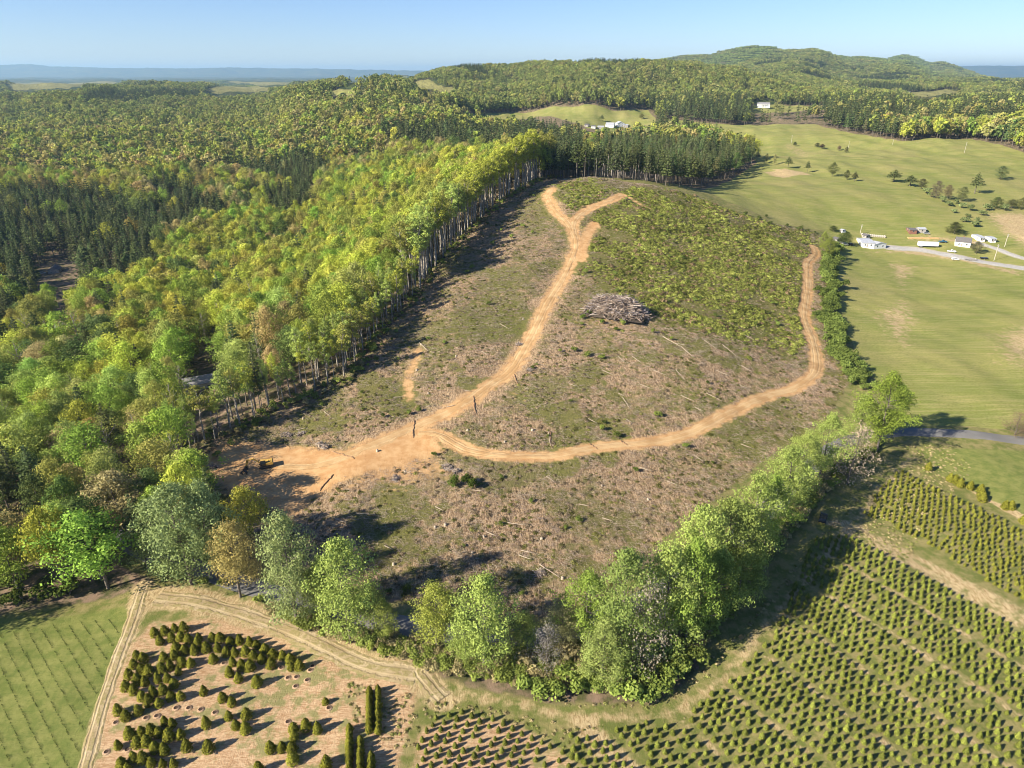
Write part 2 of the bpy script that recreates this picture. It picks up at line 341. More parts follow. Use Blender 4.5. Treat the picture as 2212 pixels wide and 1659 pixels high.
def build_ground():
    us = np.linspace(-1.0, 1.0, 1000)
    ya = np.exp(np.arange(math.log(185), math.log(3300), .0042))-150
    yb = np.exp(np.arange(math.log(3300), math.log(42000), .011))-150
    ys = np.concatenate([ya, yb]); Y = np.repeat(ys[:,None], len(us), 1); X = us[None,:]*(Y+150)
    Z = H(X, Y)
    near = Y < 1500
    m = np.zeros(Y.shape+(9,))
    def put(i, poly, soft, val=1.0, reg=near):
        k = np.zeros(Y.shape); k[reg] = pmask(X[reg], Y[reg], poly, soft); m[...,i] = np.maximum(m[...,i], k*val)
    allr = Y < 9000
    for nm, sf in (('field_near',2.5),('field_mid',3),('field_far',5)): put(0, G[nm], sf, reg=Y < 2600)
    for nm in ('field_back','pasture_small','pasture_knoll','meadow_far_a','meadow_far_b','meadow_far_c','meadow_far_d','meadow_far_e','meadow_right','meadow_l','house_lawn'): put(0, G[nm], 12, reg=allr)
    put(0, P([(1780,490),(1900,480),(2080,470),(2400,450),(2600,640),(2212,610),(1850,570),(1790,545)]), 3)
    k_ = (Y < 560)&(X > 40)&(Y > 60); m[...,4][k_] = 1.0
    put(1, G['clearcut'], 3); put(2, G['brush'], 30); put(2, G['crestbrush'], 7)
    for pl in ([(800,830),(950,690),(1100,560),(1150,520),(1170,560),(1100,680),(960,800),(860,860)],[(1250,670),(1330,720),(1400,760),(1330,790),(1240,740)],[(1280,930),(1450,920),(1560,880),(1500,800),(1300,860)],[(1150,420),(1190,400),(1215,450),(1225,480),(1120,520),(1090,480)],[(1500,1000),(1700,880),(1760,900),(1620,1000),(1500,1060)],[(1600,760),(1720,790),(1700,830),(1600,860)],[(780,1230),(980,1170),(1000,1280),(860,1290)]):
        put(2, P(pl), 26, .8)
    k_ = (m[...,1] > .5)&(Y < 600); ng = Fbm(55, 31, 4)(X[k_], Y[k_])+.5*Fbm(17, 32, 3)(X[k_], Y[k_])+.35*(X[k_] < -5)*(Y[k_] > 230)
    q_ = m[...,2]; q_[k_] = np.maximum(q_[k_], np.clip(.5+(ng-.85-.25*(Y[k_] < 190))*.6, 0, .85))
    put(3, G['landing'], 5); put(4, G['front_grass'], 4); put(7, G['seedling_field'], 3); put(7, G['lawn_right'], 3); put(8, G['plant_left'], 3)
    put(8, P([(900,1570),(1010,1535),(1130,1560),(1300,1680),(880,1700)]), 3, .8)
    def road(i, ln, hw, soft, val=1.0):
        x0, y0 = ln.min(0)-30; x1, y1 = ln.max(0)+30
        k = (X > x0)&(X < x1)&(Y > y0)&(Y < y1); d = dseg(X[k], Y[k], ln[::2] if len(ln) > 8 else ln)
        v = np.clip(.5+.5*(hw-d)/soft, 0, 1)*val; q = m[...,i]; q[k] = np.maximum(q[k], v)
    road(3, LN['main'], 3.6, 5); road(3, LN['branch'], 3.5, 4); road(3, LN['right'], 3.0, 3); road(3, LN['spur'], 2.6, 5, .8); road(3, LN['upper'], 4, 5, .9); road(3, LN['top'], 2, 3, .8)
    road(5, LN['farm_track'], 4.2, 3); road(5, LN['left_track'], 2.4, 2.5); road(5, LN['entry'], 3, 3); road(5, LN['grass_track'], 2.2, 3, .62)
    road(6, LN['gravel'], 5, 4); road(6, LN['lane2'], 3, 3)
    road(4, LN['paved'], 7, 3)
    # the bare patch right of the crossing, hay-coloured scuffs in the fields
    for pl, sf in (([(1060,880),(1130,800),(1200,700),(1240,660),(1260,690),(1220,780),(1150,880)],12),([(1330,412),(1370,400),(1400,425),(1350,440)],8)): put(3, P(pl), sf, .45)
    for pl, sf in (([(840,960),(930,945),(990,985),(1000,1030),(900,1060),(780,1070),(700,1090),(690,1050)],12),): put(3, P(pl), sf, .62)
    for pl, sf in (([(1230,660),(1300,640),(1400,650),(1420,710),(1330,730),(1240,700)],8),): put(3, P(pl), sf, .42)
    for pl, sf in (([(1830,545),(1950,548),(2060,565),(2150,585),(2212,600),(2212,585),(2060,548),(1950,530),(1900,540)],6),([(1940,520),(2050,525),(2150,540),(2140,520),(2000,505)],8),([(1905,560),(1990,575),(1960,640),(1930,620)],10)): put(5, P(pl), sf, .6)
    for pl in ([(1000,1290),(1180,1200),(1350,1230),(1250,1300),(1100,1330)],[(1350,1180),(1480,1100),(1560,1060),(1440,1060),(1330,1120)],[(850,1150),(960,1180),(1000,1300),(860,1300),(800,1230)],[(640,870),(800,850),(820,900),(700,930)]): put(2, P(pl), 24, .78)
    for pl, sf in (([(1640,372),(1700,362),(1735,378),(1690,386)],5),([(1660,365),(1740,372),(1760,380),(1700,380)],5),([(1870,670),(1960,640),(2000,690),(1960,760),(1900,720)],16),([(2130,720),(2212,690),(2300,760),(2212,800),(2140,790)],16),([(2120,460),(2212,458),(2300,500),(2212,540),(2150,500)],12)): put(5, P(pl), sf, .66)
    put(5, P([(1905,590),(1960,560),(1980,600),(1930,640)]), 14, .5)
    put(5, P([(1700,300),(1760,330),(1760,340),(1680,320)]), 12, .45)
    for a, b in (((94.8,96.2)),):
        pass
    # straw lanes between the nursery beds
    nx, ny = .813, .582
    for off, wd, y0, y1 in ((95.2,1.1,60,104),(108.7,1.1,60,114),(122.3,1.2,60,124),(136.6,1.2,60,130),(151,1.2,60,140),(167,4.2,60,160),(82,1.0,60,100)):
        k = (Y > y0)&(Y < y1)&(X > 20)&(X < 260); d = np.abs(X*nx+Y*ny-off)
        v = np.clip(.5+.5*(wd-d)/1.2, 0, 1)*.58; q = m[...,5]; q[k] = np.maximum(q[k], v[k])
    road(5, P([(2018,1012),(2100,1055),(2205,1116),(2330,1190)]), 1.6, 1.2)
    road(5, P([(1260,1560),(1290,1600),(1350,1659),(1400,1700)]), 2.6, 2.5, .9)
    m[...,4] *= (1-m[...,1])*(1-m[...,0])
    nu, nv = len(us), len(ys)
    idx = np.arange(nu*nv).reshape(nv, nu)
    Fq = np.stack([idx[:-1,:-1], idx[:-1,1:], idx[1:,1:], idx[1:,:-1]], -1)
    Yc = Y[:-1,:-1]; Xc = X[:-1,:-1]; av = Xc/np.maximum(Yc, 1); pxv = 1106+F*av/math.cos(PITCH)
    cls = np.zeros(Yc.shape, int)
    cls[(Yc > 1700)] = 1; cls[(Yc > 4000)&(pxv > 1150)] = 2; cls[(Yc > 15000)] = 3
    V = np.stack([X, Y, Z], -1).reshape(-1, 3); mm = m.reshape(-1, 9)
    for ci, nm in enumerate(('ground','hills','mountain','distant_mountains')):
        q = Fq[cls == ci]; used, inv = np.unique(q.ravel(), return_inverse=True)
        me = arr_mesh(nm, V[used], inv.reshape(-1, 4), [M_GROUND if ci == 0 else M_CANOPY], smooth=True)
        for j, an in enumerate(('ma','mb','mc')):
            a = me.attributes.new(an, 'FLOAT_COLOR', 'POINT'); c = np.ones((len(used), 4), np.float32); c[:,:3] = mm[used][:, j*3:j*3+3]; a.data.foreach_set('color', c.ravel())
        link(me, nm, kind='structure')
build_ground()
# ------------------------------------------------------------------ vegetation materials
def leaf_material(name, rough_var=.35):
    s = NT(name)
    at = s.n('ShaderNodeAttribute', attribute_name='tint', attribute_type='INSTANCER')
    lv = s.n('ShaderNodeAttribute', attribute_name='lv')
    rnd = s.n('ShaderNodeObjectInfo').outputs['Random']
    f = s.math('MULTIPLY_ADD', lv.outputs['Fac'], rough_var*2, 1-rough_var)
    f = s.math('MULTIPLY', f, s.math('MULTIPLY_ADD', rnd, .3, .85))
    cc = s.n('ShaderNodeCombineColor')
    for i in range(3): s.l(f, cc.inputs[i])
    c = s.mix(1.0, at.outputs['Color'], cc.outputs[0], 'MULTIPLY')
    d = s.n('ShaderNodeBsdfDiffuse'); t = s.n('ShaderNodeBsdfTranslucent'); s.l(c, d.inputs[0]); s.l(c, t.inputs[0])
    mx = s.n('ShaderNodeMixShader'); mx.inputs[0].default_value = .24; s.l(d.outputs[0], mx.inputs[1]); s.l(t.outputs[0], mx.inputs[2])
    s.l(mx.outputs[0], s.out.inputs[0]); return s.m
M_LEAF = leaf_material('leaves')
def simple(name, c0, c1=None, scale=3, rough=.8, metal=0, bump=0, obj=True):
    s = NT(name)
    if c1 is None: return s.bsdf(tuple(c0), rough, metal, .3)
    nz = s.noise(s.pos(obj=obj), scale, 4, .6); c = s.mix(s.step(nz, .35, .65), tuple(c0), tuple(c1))
    return s.bsdf(c, rough, metal, .3, normal=s.bump(nz, bump, .1) if bump else None)
M_BARK = simple('bark', (.10,.08,.06), (.19,.165,.135), 2)
M_PALEBARK = simple('pale_bark', (.20,.17,.14), (.40,.36,.30), 1.2)
M_EDGEBARK = simple('grey_bark', (.17,.145,.115), (.38,.345,.29), 1.2)
M_WOOD = simple('weathered_wood', (.32,.25,.18), (.52,.44,.33), 1.5)
M_SLASH = simple('slash_wood', (.17,.12,.085), (.40,.32,.25), 2.5)

# ------------------------------------------------------------------ vegetation geometry (numpy)
def quads(c, nrm, size, r):
    k = len(c); size = np.broadcast_to(size, (k,))[:,None]*r.uniform(.7, 1.3, (k,1))
    nrm = nrm/np.linalg.norm(nrm, axis=1, keepdims=True)
    t = np.cross(nrm, r.normal(size=(k,3))); t /= np.linalg.norm(t, axis=1, keepdims=True)+1e-9; b = np.cross(nrm, t)
    V = np.stack([c-t*size*.5-b*size*.34, c+t*size*.5-b*size*.2, c+t*size*.4+b*size*.34, c-t*size*.35+b*size*.3], 1).reshape(-1, 3)
    return V, np.arange(4*k).reshape(k, 4)
def tube(pts, rad, sides=6):
    pts = np.asarray(pts, float); V = []; Fq = []
    for i, p in enumerate(pts):
        d = pts[min(i+1, len(pts)-1)]-pts[max(i-1, 0)]; d /= np.linalg.norm(d)+1e-9
        a = np.cross(d, (1,0,0) if abs(d[0]) < .8 else (0,1,0)); a /= np.linalg.norm(a); b = np.cross(d, a)
        for k in range(sides):
            th = 2*math.pi*k/sides; V.append(p+rad[i]*(math.cos(th)*a+math.sin(th)*b))
    for i in range(len(pts)-1):
        for k in range(sides): Fq.append((i*sides+k, i*sides+(k+1)%sides, (i+1)*sides+(k+1)%sides, (i+1)*sides+k))
    m = len(pts)-1  # cap
    for k in range(1, sides-1, 2): Fq.append((m*sides, m*sides+k, m*sides+(k+1)%sides, m*sides+(k+2)%sides if k+2 <= sides else m*sides))
    return np.array(V), np.array(Fq)
def cat(parts):
    Vs = []; Fs = []; o = 0
    for V, Fq in parts: Vs.append(V); Fs.append(Fq+o); o += len(V)
    return np.vstack(Vs), np.vstack(Fs)
def broadleaf(seed, h=30., cr=5.0, c0=.42, leaves=2600, ls=.62, lumps=34, limbs=10, sparse=0.0, lean=.03, small=1.0):
    """trunk (V,F), crown (V,F,lv): uneven crown of leaf sprays around forking limbs"""
    r = np.random.default_rng(seed); tp = []
    bx, by = r.normal(0, lean, 2)*h
    ts = np.linspace(0, 1, 7); cx = bx*ts**2+r.normal(0, .12, 7)*(ts > 0); cy = by*ts**2+r.normal(0, .12, 7)*(ts > 0)
    tr = np.stack([cx, cy, ts*h*.9-(ts == 0)*.6], 1); tp.append(tube(tr, .44*(h/30)*(1-ts*.9)+.03, 6))
    zc0 = h*c0; cen = []; rad = []
    a0 = r.uniform(0, 6.28)
    for i in range(lumps):
        q = (i+.5)/lumps; z = zc0+(h-zc0)*(q**.85); env = math.sin(math.pi*min(.97, .12+.86*q)**.85)
        rr = cr*env*r.uniform(.35, 1.2)*(1+.25*math.sin(a0+q*7)); th = i*2.399+r.normal(0, .4)
        fx = np.interp(z/h, ts*.9, cx); fy = np.interp(z/h, ts*.9, cy)
        cen.append((fx+rr*math.cos(th), fy+rr*math.sin(th), z+r.normal(0, .5))); rad.append(r.uniform(.75, 1.5)*cr*.29*small*(1.15-.3*q))
    cen = np.array(cen); rad = np.array(rad)
    for i in range(0, lumps, max(1, lumps//max(limbs, 1))):
        c = cen[i]; zb = max(h*.15, c[2]-r.uniform(2.5, 5)*(h/30)); s = np.array([np.interp(zb/h, ts*.9, cx), np.interp(zb/h, ts*.9, cy), zb])
        mid = (s+c)/2+np.array([0, 0, -.5]); tp.append(tube([s, mid, c], [.14*h/30, .09*h/30, .03], 4))
    per = np.maximum(4, (leaves*rad**2/np.sum(rad**2)).astype(int)); C = []; N = []; L = []
    for c, rd, k in zip(cen, rad, per):
        d = r.normal(size=(k,3)); d[:,2] += .25; d /= np.linalg.norm(d, axis=1, keepdims=True)
        q = rd*r.uniform(.2, 1.12, (k,1))**.6; st_ = r.normal(0, .28, 3); C.append(c+d*q*np.array([1.2+st_[0],1.2+st_[1],.75+.5*abs(st_[2])])+r.normal(0, .12, (k,3))*rd); N.append(d+r.normal(0, .4, (k,3)))
        L.append(np.full(k, r.uniform(0, .55))+r.uniform(0, .45, k))
    C = np.vstack(C); N = np.vstack(N); L = np.concatenate(L)
    if sparse: kp = r.random(len(C)) > sparse; C, N, L = C[kp], N[kp], L[kp]
    V, Fq = quads(C, N, ls, r); return cat(tp), (V, Fq, L)
def pine(seed, h=28., cr=4.6, c0=.35, leaves=2000, ls=.6, tiers=13, sharp=.9):
    """layered conifer crown"""
    r = np.random.default_rng(seed); tp = [tube([(0,0,-.6),(r.normal(0,.2),r.normal(0,.2),h*.5),(0,0,h*.98)], [.36*h/28, .24*h/28, .04], 6)]
    C = []; N = []; L = []; br = []
    for i in range(tiers):
        q = i/(tiers-1); z = h*(c0+(1-c0)*q*.97); R0 = cr*((1-q)**sharp*.9+.1)*r.uniform(.75, 1.12)
        nb = 7 if q < .7 else 5
        for b in range(nb):
            th = b*2*math.pi/nb+i*1.1+r.normal(0, .25); bl = R0*r.uniform(.55, 1.1); br.append((z, th, bl))
    tot = sum(b[2] for b in br)+1e-6
    for j, (z, th, bl) in enumerate(br):
        k = max(3, int(leaves*bl/tot)); t = r.uniform(.2, 1, k)**.75
        x = np.cos(th)*bl*t; y = np.sin(th)*bl*t; wv = .35*bl*(1.1-t)*.9+.12
        p = np.stack([x+r.normal(0, 1, k)*wv*.6, y+r.normal(0, 1, k)*wv*.6, z+bl*.22*t+r.normal(0, .22, k)], 1)
        C.append(p); nn = r.normal(0, .5, (k,3)); nn[:,2] += 1.0; nn[:,0] += .5*math.cos(th); nn[:,1] += .5*math.sin(th); N.append(nn)
        L.append(np.full(k, r.uniform(0, .5))+r.uniform(0, .5, k))
        if j % 3 == 0: tp.append(tube([(0,0,z),(math.cos(th)*bl*.8, math.sin(th)*bl*.8, z+bl*.15)], [.06, .02], 4))
    V, Fq = quads(np.vstack(C), np.vstack(N), ls, r); return cat(tp), (V, Fq, np.concatenate(L))
def cone_fir(seed, h=2.5, cr=.95, leaves=420, ls=.26, egg=.62):
    r = np.random.default_rng(seed); q = r.uniform(0, 1, leaves)**1.25; th = r.uniform(0, 6.283, leaves)
    prof = np.where(q < .18, .72+q/.18*.28, (1-(q-.18)/.82)**egg); lob = 1+.1*np.sin(th*5+q*14+seed)
    rr = cr*prof*lob*r.uniform(.78, 1.04, leaves)
    C = np.stack([rr*np.cos(th), rr*np.sin(th), .06*h+q*h*.94], 1); N = np.stack([np.cos(th), np.sin(th), np.full(leaves, .55)], 1)+r.normal(0, .4, (leaves,3))
    V, Fq = quads(C, N, ls, r)
    core = []; zz = [0, .1, .3, .6, .93]
    for z in zz: core.append((0, 0, z*h))
    cv, cf = tube(core, [.05, .05, cr*.78, cr*.52, .02], 7)
    return tube([(0,0,-.1),(0,0,h*.9)], [.06, .015], 5), (np.vstack([V, cv]), np.vstack([Fq, cf+len(V)]), np.concatenate([r.uniform(0, 1, leaves), np.full(len(cf), .25)]))
def shrub(seed, h=2.2, cr=1.5, leaves=420, ls=.32, stems=5):
    r = np.random.default_rng(seed); tp = []; C = []; N = []; L = []
    for i in range(stems+4):
        th = r.uniform(0, 6.28); rr = cr*r.uniform(0, .75); c = np.array([rr*math.cos(th), rr*math.sin(th), h*r.uniform(.3, .72)]); rd = h*r.uniform(.2, .38)
        k = leaves//(stems+4); d = r.normal(size=(k,3)); d[:,2] = np.abs(d[:,2])*.9; d /= np.linalg.norm(d, axis=1, keepdims=True)
        C.append(c+d*rd*r.uniform(.5, 1, (k,1))*np.array([1.15,1.15,1])); N.append(d+r.normal(0, .5, (k,3))); L.append(np.full(k, r.uniform(0,.5))+r.uniform(0,.5,k))
        if i < stems: tp.append(tube([(0,0,-.1), c*.6, c], [.05, .035, .015], 4))
    C = np.vstack(C); C[:,2] = np.maximum(C[:,2], .05); V, Fq = quads(C, np.vstack(N), ls, r); return cat(tp), (V, Fq, np.concatenate(L))

class Variant:
    """one grown plant: trunk mesh, crown mesh and the two joined (for instanced woods)"""
    def __init__(s, name, tc, bark=None, key=None):
        (tv, tf), (cv, cf, lv) = tc; bark = bark or M_BARK
        s.name = name; s.tv, s.tf, s.cv, s.cf, s.lv, s.bark = tv, tf, cv, cf, lv, bark; s._t = s._c = s._j = None
        s.h = float(cv[:,2].max()); s.r = float(np.percentile(np.hypot(cv[:,0], cv[:,1]), 95))
    @property
    def trunk(s):
        if not s._t: s._t = arr_mesh('trunk', s.tv, s.tf, [s.bark])
        return s._t
    @property
    def crown(s):
        if not s._c: s._c = arr_mesh('crown', s.cv, s.cf, [M_LEAF], s.lv)
        return s._c
    @property
    def joined(s):
        if not s._j:
            V, Fq = cat([(s.tv, s.tf), (s.cv, s.cf)])
            s._j = arr_mesh(s.name, V, Fq, [s.bark, M_LEAF], np.concatenate([np.full(len(s.tf), .5), s.lv]), [0]*len(s.tf)+[1]*len(s.cf))
        return s._j

_ng = None
def scatter_group():
    global _ng
    if _ng: return _ng
    ng = bpy.data.node_groups.new('scatter', 'GeometryNodeTree')
    ng.interface.new_socket('Geometry', in_out='INPUT', socket_type='NodeSocketGeometry')
    ng.interface.new_socket('Plants', in_out='INPUT', socket_type='NodeSocketCollection')
    ng.interface.new_socket('Geometry', in_out='OUTPUT', socket_type='NodeSocketGeometry')
    N = ng.nodes; gi = N.new('NodeGroupInput'); go = N.new('NodeGroupOutput'); ip = N.new('GeometryNodeInstanceOnPoints'); ci = N.new('GeometryNodeCollectionInfo')
    ci.inputs['Separate Children'].default_value = True; ci.inputs['Reset Children'].default_value = True
    def attr(nm, typ):
        a = N.new('GeometryNodeInputNamedAttribute'); a.data_type = typ; a.inputs[0].default_value = nm; return a.outputs[0]
    l = ng.links.new
    l(gi.outputs[0], ip.inputs['Points']); l(gi.outputs[1], ci.inputs[0]); l(ci.outputs[0], ip.inputs['Instance'])
    ip.inputs['Pick Instance'].default_value = True
    l(attr('pick', 'INT'), ip.inputs['Instance Index']); l(attr('turn', 'FLOAT_VECTOR'), ip.inputs['Rotation']); l(attr('size', 'FLOAT_VECTOR'), ip.inputs['Scale'])
    l(ip.outputs[0], go.inputs[0]); _ng = ng; return ng
def scatter(name, variants, recs, label, category, kind='stuff', group=None):
    """recs: x,y,z,pick,rot,sx,sz,r,g,b rows"""
    recs = np.asarray(recs, float)
    if not len(recs): return
    c = bpy.data.collections.new(name+'_variants')
    for i, v in enumerate(variants):
        me = v.joined if isinstance(v, Variant) else v
        c.objects.link(bpy.data.objects.new('%s_%03d' % (name, i), me))
    me = bpy.data.meshes.new(name); me.vertices.add(len(recs)); me.vertices.foreach_set('co', recs[:,:3].astype(np.float32).ravel())
    a = me.attributes.new('pick', 'INT', 'POINT'); a.data.foreach_set('value', recs[:,3].astype(np.int32))
    a = me.attributes.new('turn', 'FLOAT_VECTOR', 'POINT'); t = np.zeros((len(recs),3), np.float32); t[:,2] = recs[:,4]; a.data.foreach_set('vector', t.ravel())
    a = me.attributes.new('size', 'FLOAT_VECTOR', 'POINT'); a.data.foreach_set('vector', recs[:,[5,5,6]].astype(np.float32).ravel())
    a = me.attributes.new('tint', 'FLOAT_VECTOR', 'POINT'); a.data.foreach_set('vector', recs[:,7:10].astype(np.float32).ravel())
    o = link(me, name, kind=kind, label=label, category=category)
    md = o.modifiers.new('scatter', 'NODES'); md.node_group = scatter_group()
    for it in md.node_group.interface.items_tree:
        if it.in_out == 'INPUT' and it.name == 'Plants': md[it.identifier] = c
    return o
def single(name, v, rec, label, category, group=None):
    e = bpy.data.objects.new(name, None); COL.objects.link(e); e.empty_display_size = .5
    e.location = rec[:3]; e.rotation_euler = (0, 0, rec[4]); e.scale = (rec[5], rec[5], rec[6])
    e['label'] = label; e['category'] = category
    if group: e['group'] = group
    link(v.trunk, 'trunk', e); c = link(v.crown, 'crown', e); c['tint'] = [float(q) for q in rec[7:10]]
    return e

def BV(seed, h, cr, c0, **k): return Variant('broadleaf_tree', broadleaf(seed, h, cr, c0, **k))
BL = [BV(11, 30, 8.0, .40, leaves=4600, lumps=44), BV(12, 30, 6.6, .46, leaves=3800, lumps=36, lean=.05), BV(13, 30, 8.8, .36, leaves=5200, lumps=52),
      BV(14, 30, 7.6, .34, leaves=4400, sparse=.2, lumps=44), BV(15, 30, 8.2, .42, leaves=4800, lumps=46), Variant('broadleaf_tree', broadleaf(16, 30, 7.2, .30, leaves=1500, ls=.42, limbs=22, sparse=.2), M_PALEBARK)]
EDGE = [Variant('broadleaf_tree', broadleaf(21+i, 30, 3.7, .50+.07*(i % 3), leaves=2400, ls=.45, lumps=34, limbs=9, sparse=.2, small=.9), M_EDGEBARK) for i in range(4)]
OPEN = [Variant('broadleaf_tree', broadleaf(31+i, 22, 6.0, .14+.05*i, leaves=11000, ls=.33, lumps=96+8*i, limbs=26, lean=.02, small=.74, sparse=.15)) for i in range(4)]
OPEN.append(Variant('broadleaf_tree', broadleaf(36, 22, 6.8, .12, leaves=1900, ls=.42, lumps=44, limbs=40), M_BARK))
BM = [Variant('broadleaf_tree', broadleaf(41+i, 28, 7.6, .36, leaves=2200, ls=.80, lumps=30, limbs=4)) for i in range(5)]
BF = [Variant('broadleaf_tree', broadleaf(51+i, 24, 6.8, .33, leaves=260, ls=2.1, lumps=11, limbs=1)) for i in range(4)]
PN = [Variant('pine_tree', pine(61+i, 28, 6.2, .3+.08*(i % 3), leaves=2400, ls=.62)) for i in range(4)]
PM = [Variant('pine_tree', pine(71+i, 27, 6.0, .3+.1*(i % 3), leaves=700, ls=1.05, tiers=10)) for i in range(4)]
PF = [Variant('pine_tree', pine(81+i, 25, 5.4, .3, leaves=170, ls=1.9, tiers=7)) for i in range(3)]
PS = [Variant('pine_tree', pine(86+i, 28, 4.6, .58, leaves=700, ls=.9, tiers=8), M_PALEBARK) for i in range(3)]
FIR = [Variant('fir_shrub', cone_fir(91+i, 2.6, .9+.08*i)) for i in range(4)]
SH = [Variant('shrub', shrub(101+i, 2.4, 1.6)) for i in range(4)]

# ------------------------------------------------------------------ where the woods stand
Zn = {}
for k, pl in dict(
  pa=[(-150,400),(100,385),(260,405),(340,470),(330,560),(240,590),(100,560),(-150,560)],
  pb=[(330,380),(420,370),(440,430),(400,480),(340,460)], pc=[(480,345),(620,325),(720,340),(680,385),(560,375)],
  pd=[(560,395),(660,380),(690,430),(600,450)],
  pe=[(820,270),(1000,262),(1180,250),(1260,260),(1290,330),(1230,345),(1150,300),(1000,300),(860,300)],
  pf=[(1160,330),(1260,300),(1300,330),(1300,390),(1240,395),(1150,350)],
  pg=[(1420,235),(1560,222),(1740,235),(1950,262),(1960,300),(1850,292),(1700,268),(1450,262),(1420,250)],
  ph=[(180,195),(300,188),(430,192),(430,205),(300,212),(180,215)], pi=[(0,560),(110,560),(90,610),(0,600)],
  ps=[(1280,300),(1420,295),(1560,315),(1620,345),(1600,370),(1480,410),(1440,415),(1380,400),(1310,392),(1270,350)],
).items(): Zn[k] = P(pl, h=22)
Zn['ps'] = np.array([(55,560),(60,530),(135,560),(165,590),(190,640),(232,740),(285,835),(285,850),(262,900),(185,950),(115,900),(85,700)], float)
OPENG = [G[k] for k in ('clearcut','field_near','field_mid','field_far','field_back','pasture_small','pasture_knoll','meadow_far_a','meadow_far_b','meadow_far_c','meadow_far_d','meadow_far_e','meadow_right','meadow_l','house_lawn','plant_left','front_grass','seedling_field','lawn_right')]
FARM = P([(1790,500),(1900,495),(2080,490),(2400,470),(2500,620),(2212,600),(1850,560),(1790,540)]); OPENG.append(FARM)
CLR = [P(q) for q in ([(100,600),(150,600),(175,565),(140,555),(95,570)],[(120,730),(150,735),(170,690),(130,680)],[(420,850),(480,845),(500,790),(480,745),(430,770)],[(1270,290),(1370,290),(1375,262),(1260,262)],[(1630,240),(1680,240),(1670,222),(1635,222)])]
OPENG += CLR
BELT = P([(330,1240),(480,1270),(620,1340),(780,1400),(930,1450),(1100,1480),(1300,1500),(1470,1460),(1560,1340),(1660,1210),(1780,1070),(1900,960),(1900,900),(1790,960),(1640,1090),(1500,1230),(1300,1330),(1100,1360),(880,1345),(620,1270),(400,1190)])
RIGHTGAP = np.vstack([[(165,545),(238,740),(292,838)], P([(1800,385),(2080,470),(2212,520),(2212,600),(1780,560),(1740,500)])])
SEEN = [  # places the photo sees over the tree tops: no crown may stand before them
 [(930,252),(1030,243),(1180,231),(1260,228),(1330,238),(1400,233),(1415,262),(1390,268),(1365,262),(1355,280),(1270,282),(1262,262),(1230,262),(1160,252)],
 [(1628,240),(1672,240),(1668,214),(1630,214)],[(1660,232),(1780,227),(1790,234),(1690,240)],[(895,178),(960,186),(1000,193),(960,198),(900,188)],[(685,200),(740,190),(795,196),(740,206)],
 [(440,196),(480,184),(600,188),(560,198),(470,204)],[(540,176),(600,172),(640,176),(600,183)],[(130,177),(190,172),(270,173),(250,179)],[(700,178),(780,168),(825,170),(780,178)],[(1950,203),(2040,191),(2090,195),(2000,210)],
 [(10,180),(60,172),(130,174),(190,184),(150,190),(30,194)],[(470,176),(520,170),(620,170),(640,177),(560,181)],
 [(88,600),(88,570),(145,568),(145,600)],[(115,715),(115,690),(150,690),(150,722)],[(424,835),(430,772),(465,772),(468,835)],
 [(480,960),(640,900),(735,850),(900,660),(1150,430),(1300,390),(1480,420),(1740,510),(1750,800),(1500,1080),(1300,1270),(900,1200),(700,1170),(560,1090)],
 [(1800,525),(2212,560),(2212,950),(1960,920),(1900,780),(1860,700)],[(1480,405),(1620,360),(1800,392),(2040,470),(2050,500),(1800,490)],
]
def hides(x, y, h):
    out = np.zeros(x.shape, bool)
    for dx_ in (-6, 0, 6):
        px, py = project(x+dx_, y, H(x, y)+h)
        for j_, pl in enumerate(SEEN):
            if dx_ == 0 or j_ < 15: out |= pip(px, py, pl)
    return out
EDGEL = P([(640,864),(735,822),(785,765),(835,708),(885,655),(930,590),(985,527),(1045,468),(1100,425),(1150,396),(1200,382)])
def woods_ok(x, y):
    ok = np.ones(x.shape, bool)
    for pl in OPENG+[BELT, RIGHTGAP]: ok &= ~pip(x, y, pl)
    # right of the cut and south of the pastures there are no woods
    ok &= ~((y < 760)&(x > 300)); ok &= ~((y < 185)&(x > -60)); ok &= ~((y < 520)&(x > 50)); ok &= ~((y < 565)&(x > 130))
    ok &= ~(pip(x, y, P([(-200,1700),(-200,1300),(0,1330),(250,1290),(340,1250),(900,1450),(900,1700)])))
    return ok
NZ1, NZ2, NZ3, NZ4 = Fbm(90, 21), Fbm(420, 22), Fbm(60, 23), Fbm(1400, 24)
YG=(.43,.46,.075); FG=(.27,.37,.065); LG=(.36,.44,.11); OL=(.35,.35,.085); TN=(.44,.38,.15); DG=(.13,.19,.055); PG=(.15,.185,.07); BR=(.33,.28,.11); SG=(.38,.45,.18)
PAL = np.array([YG, FG, LG, OL, TN, DG, BR])
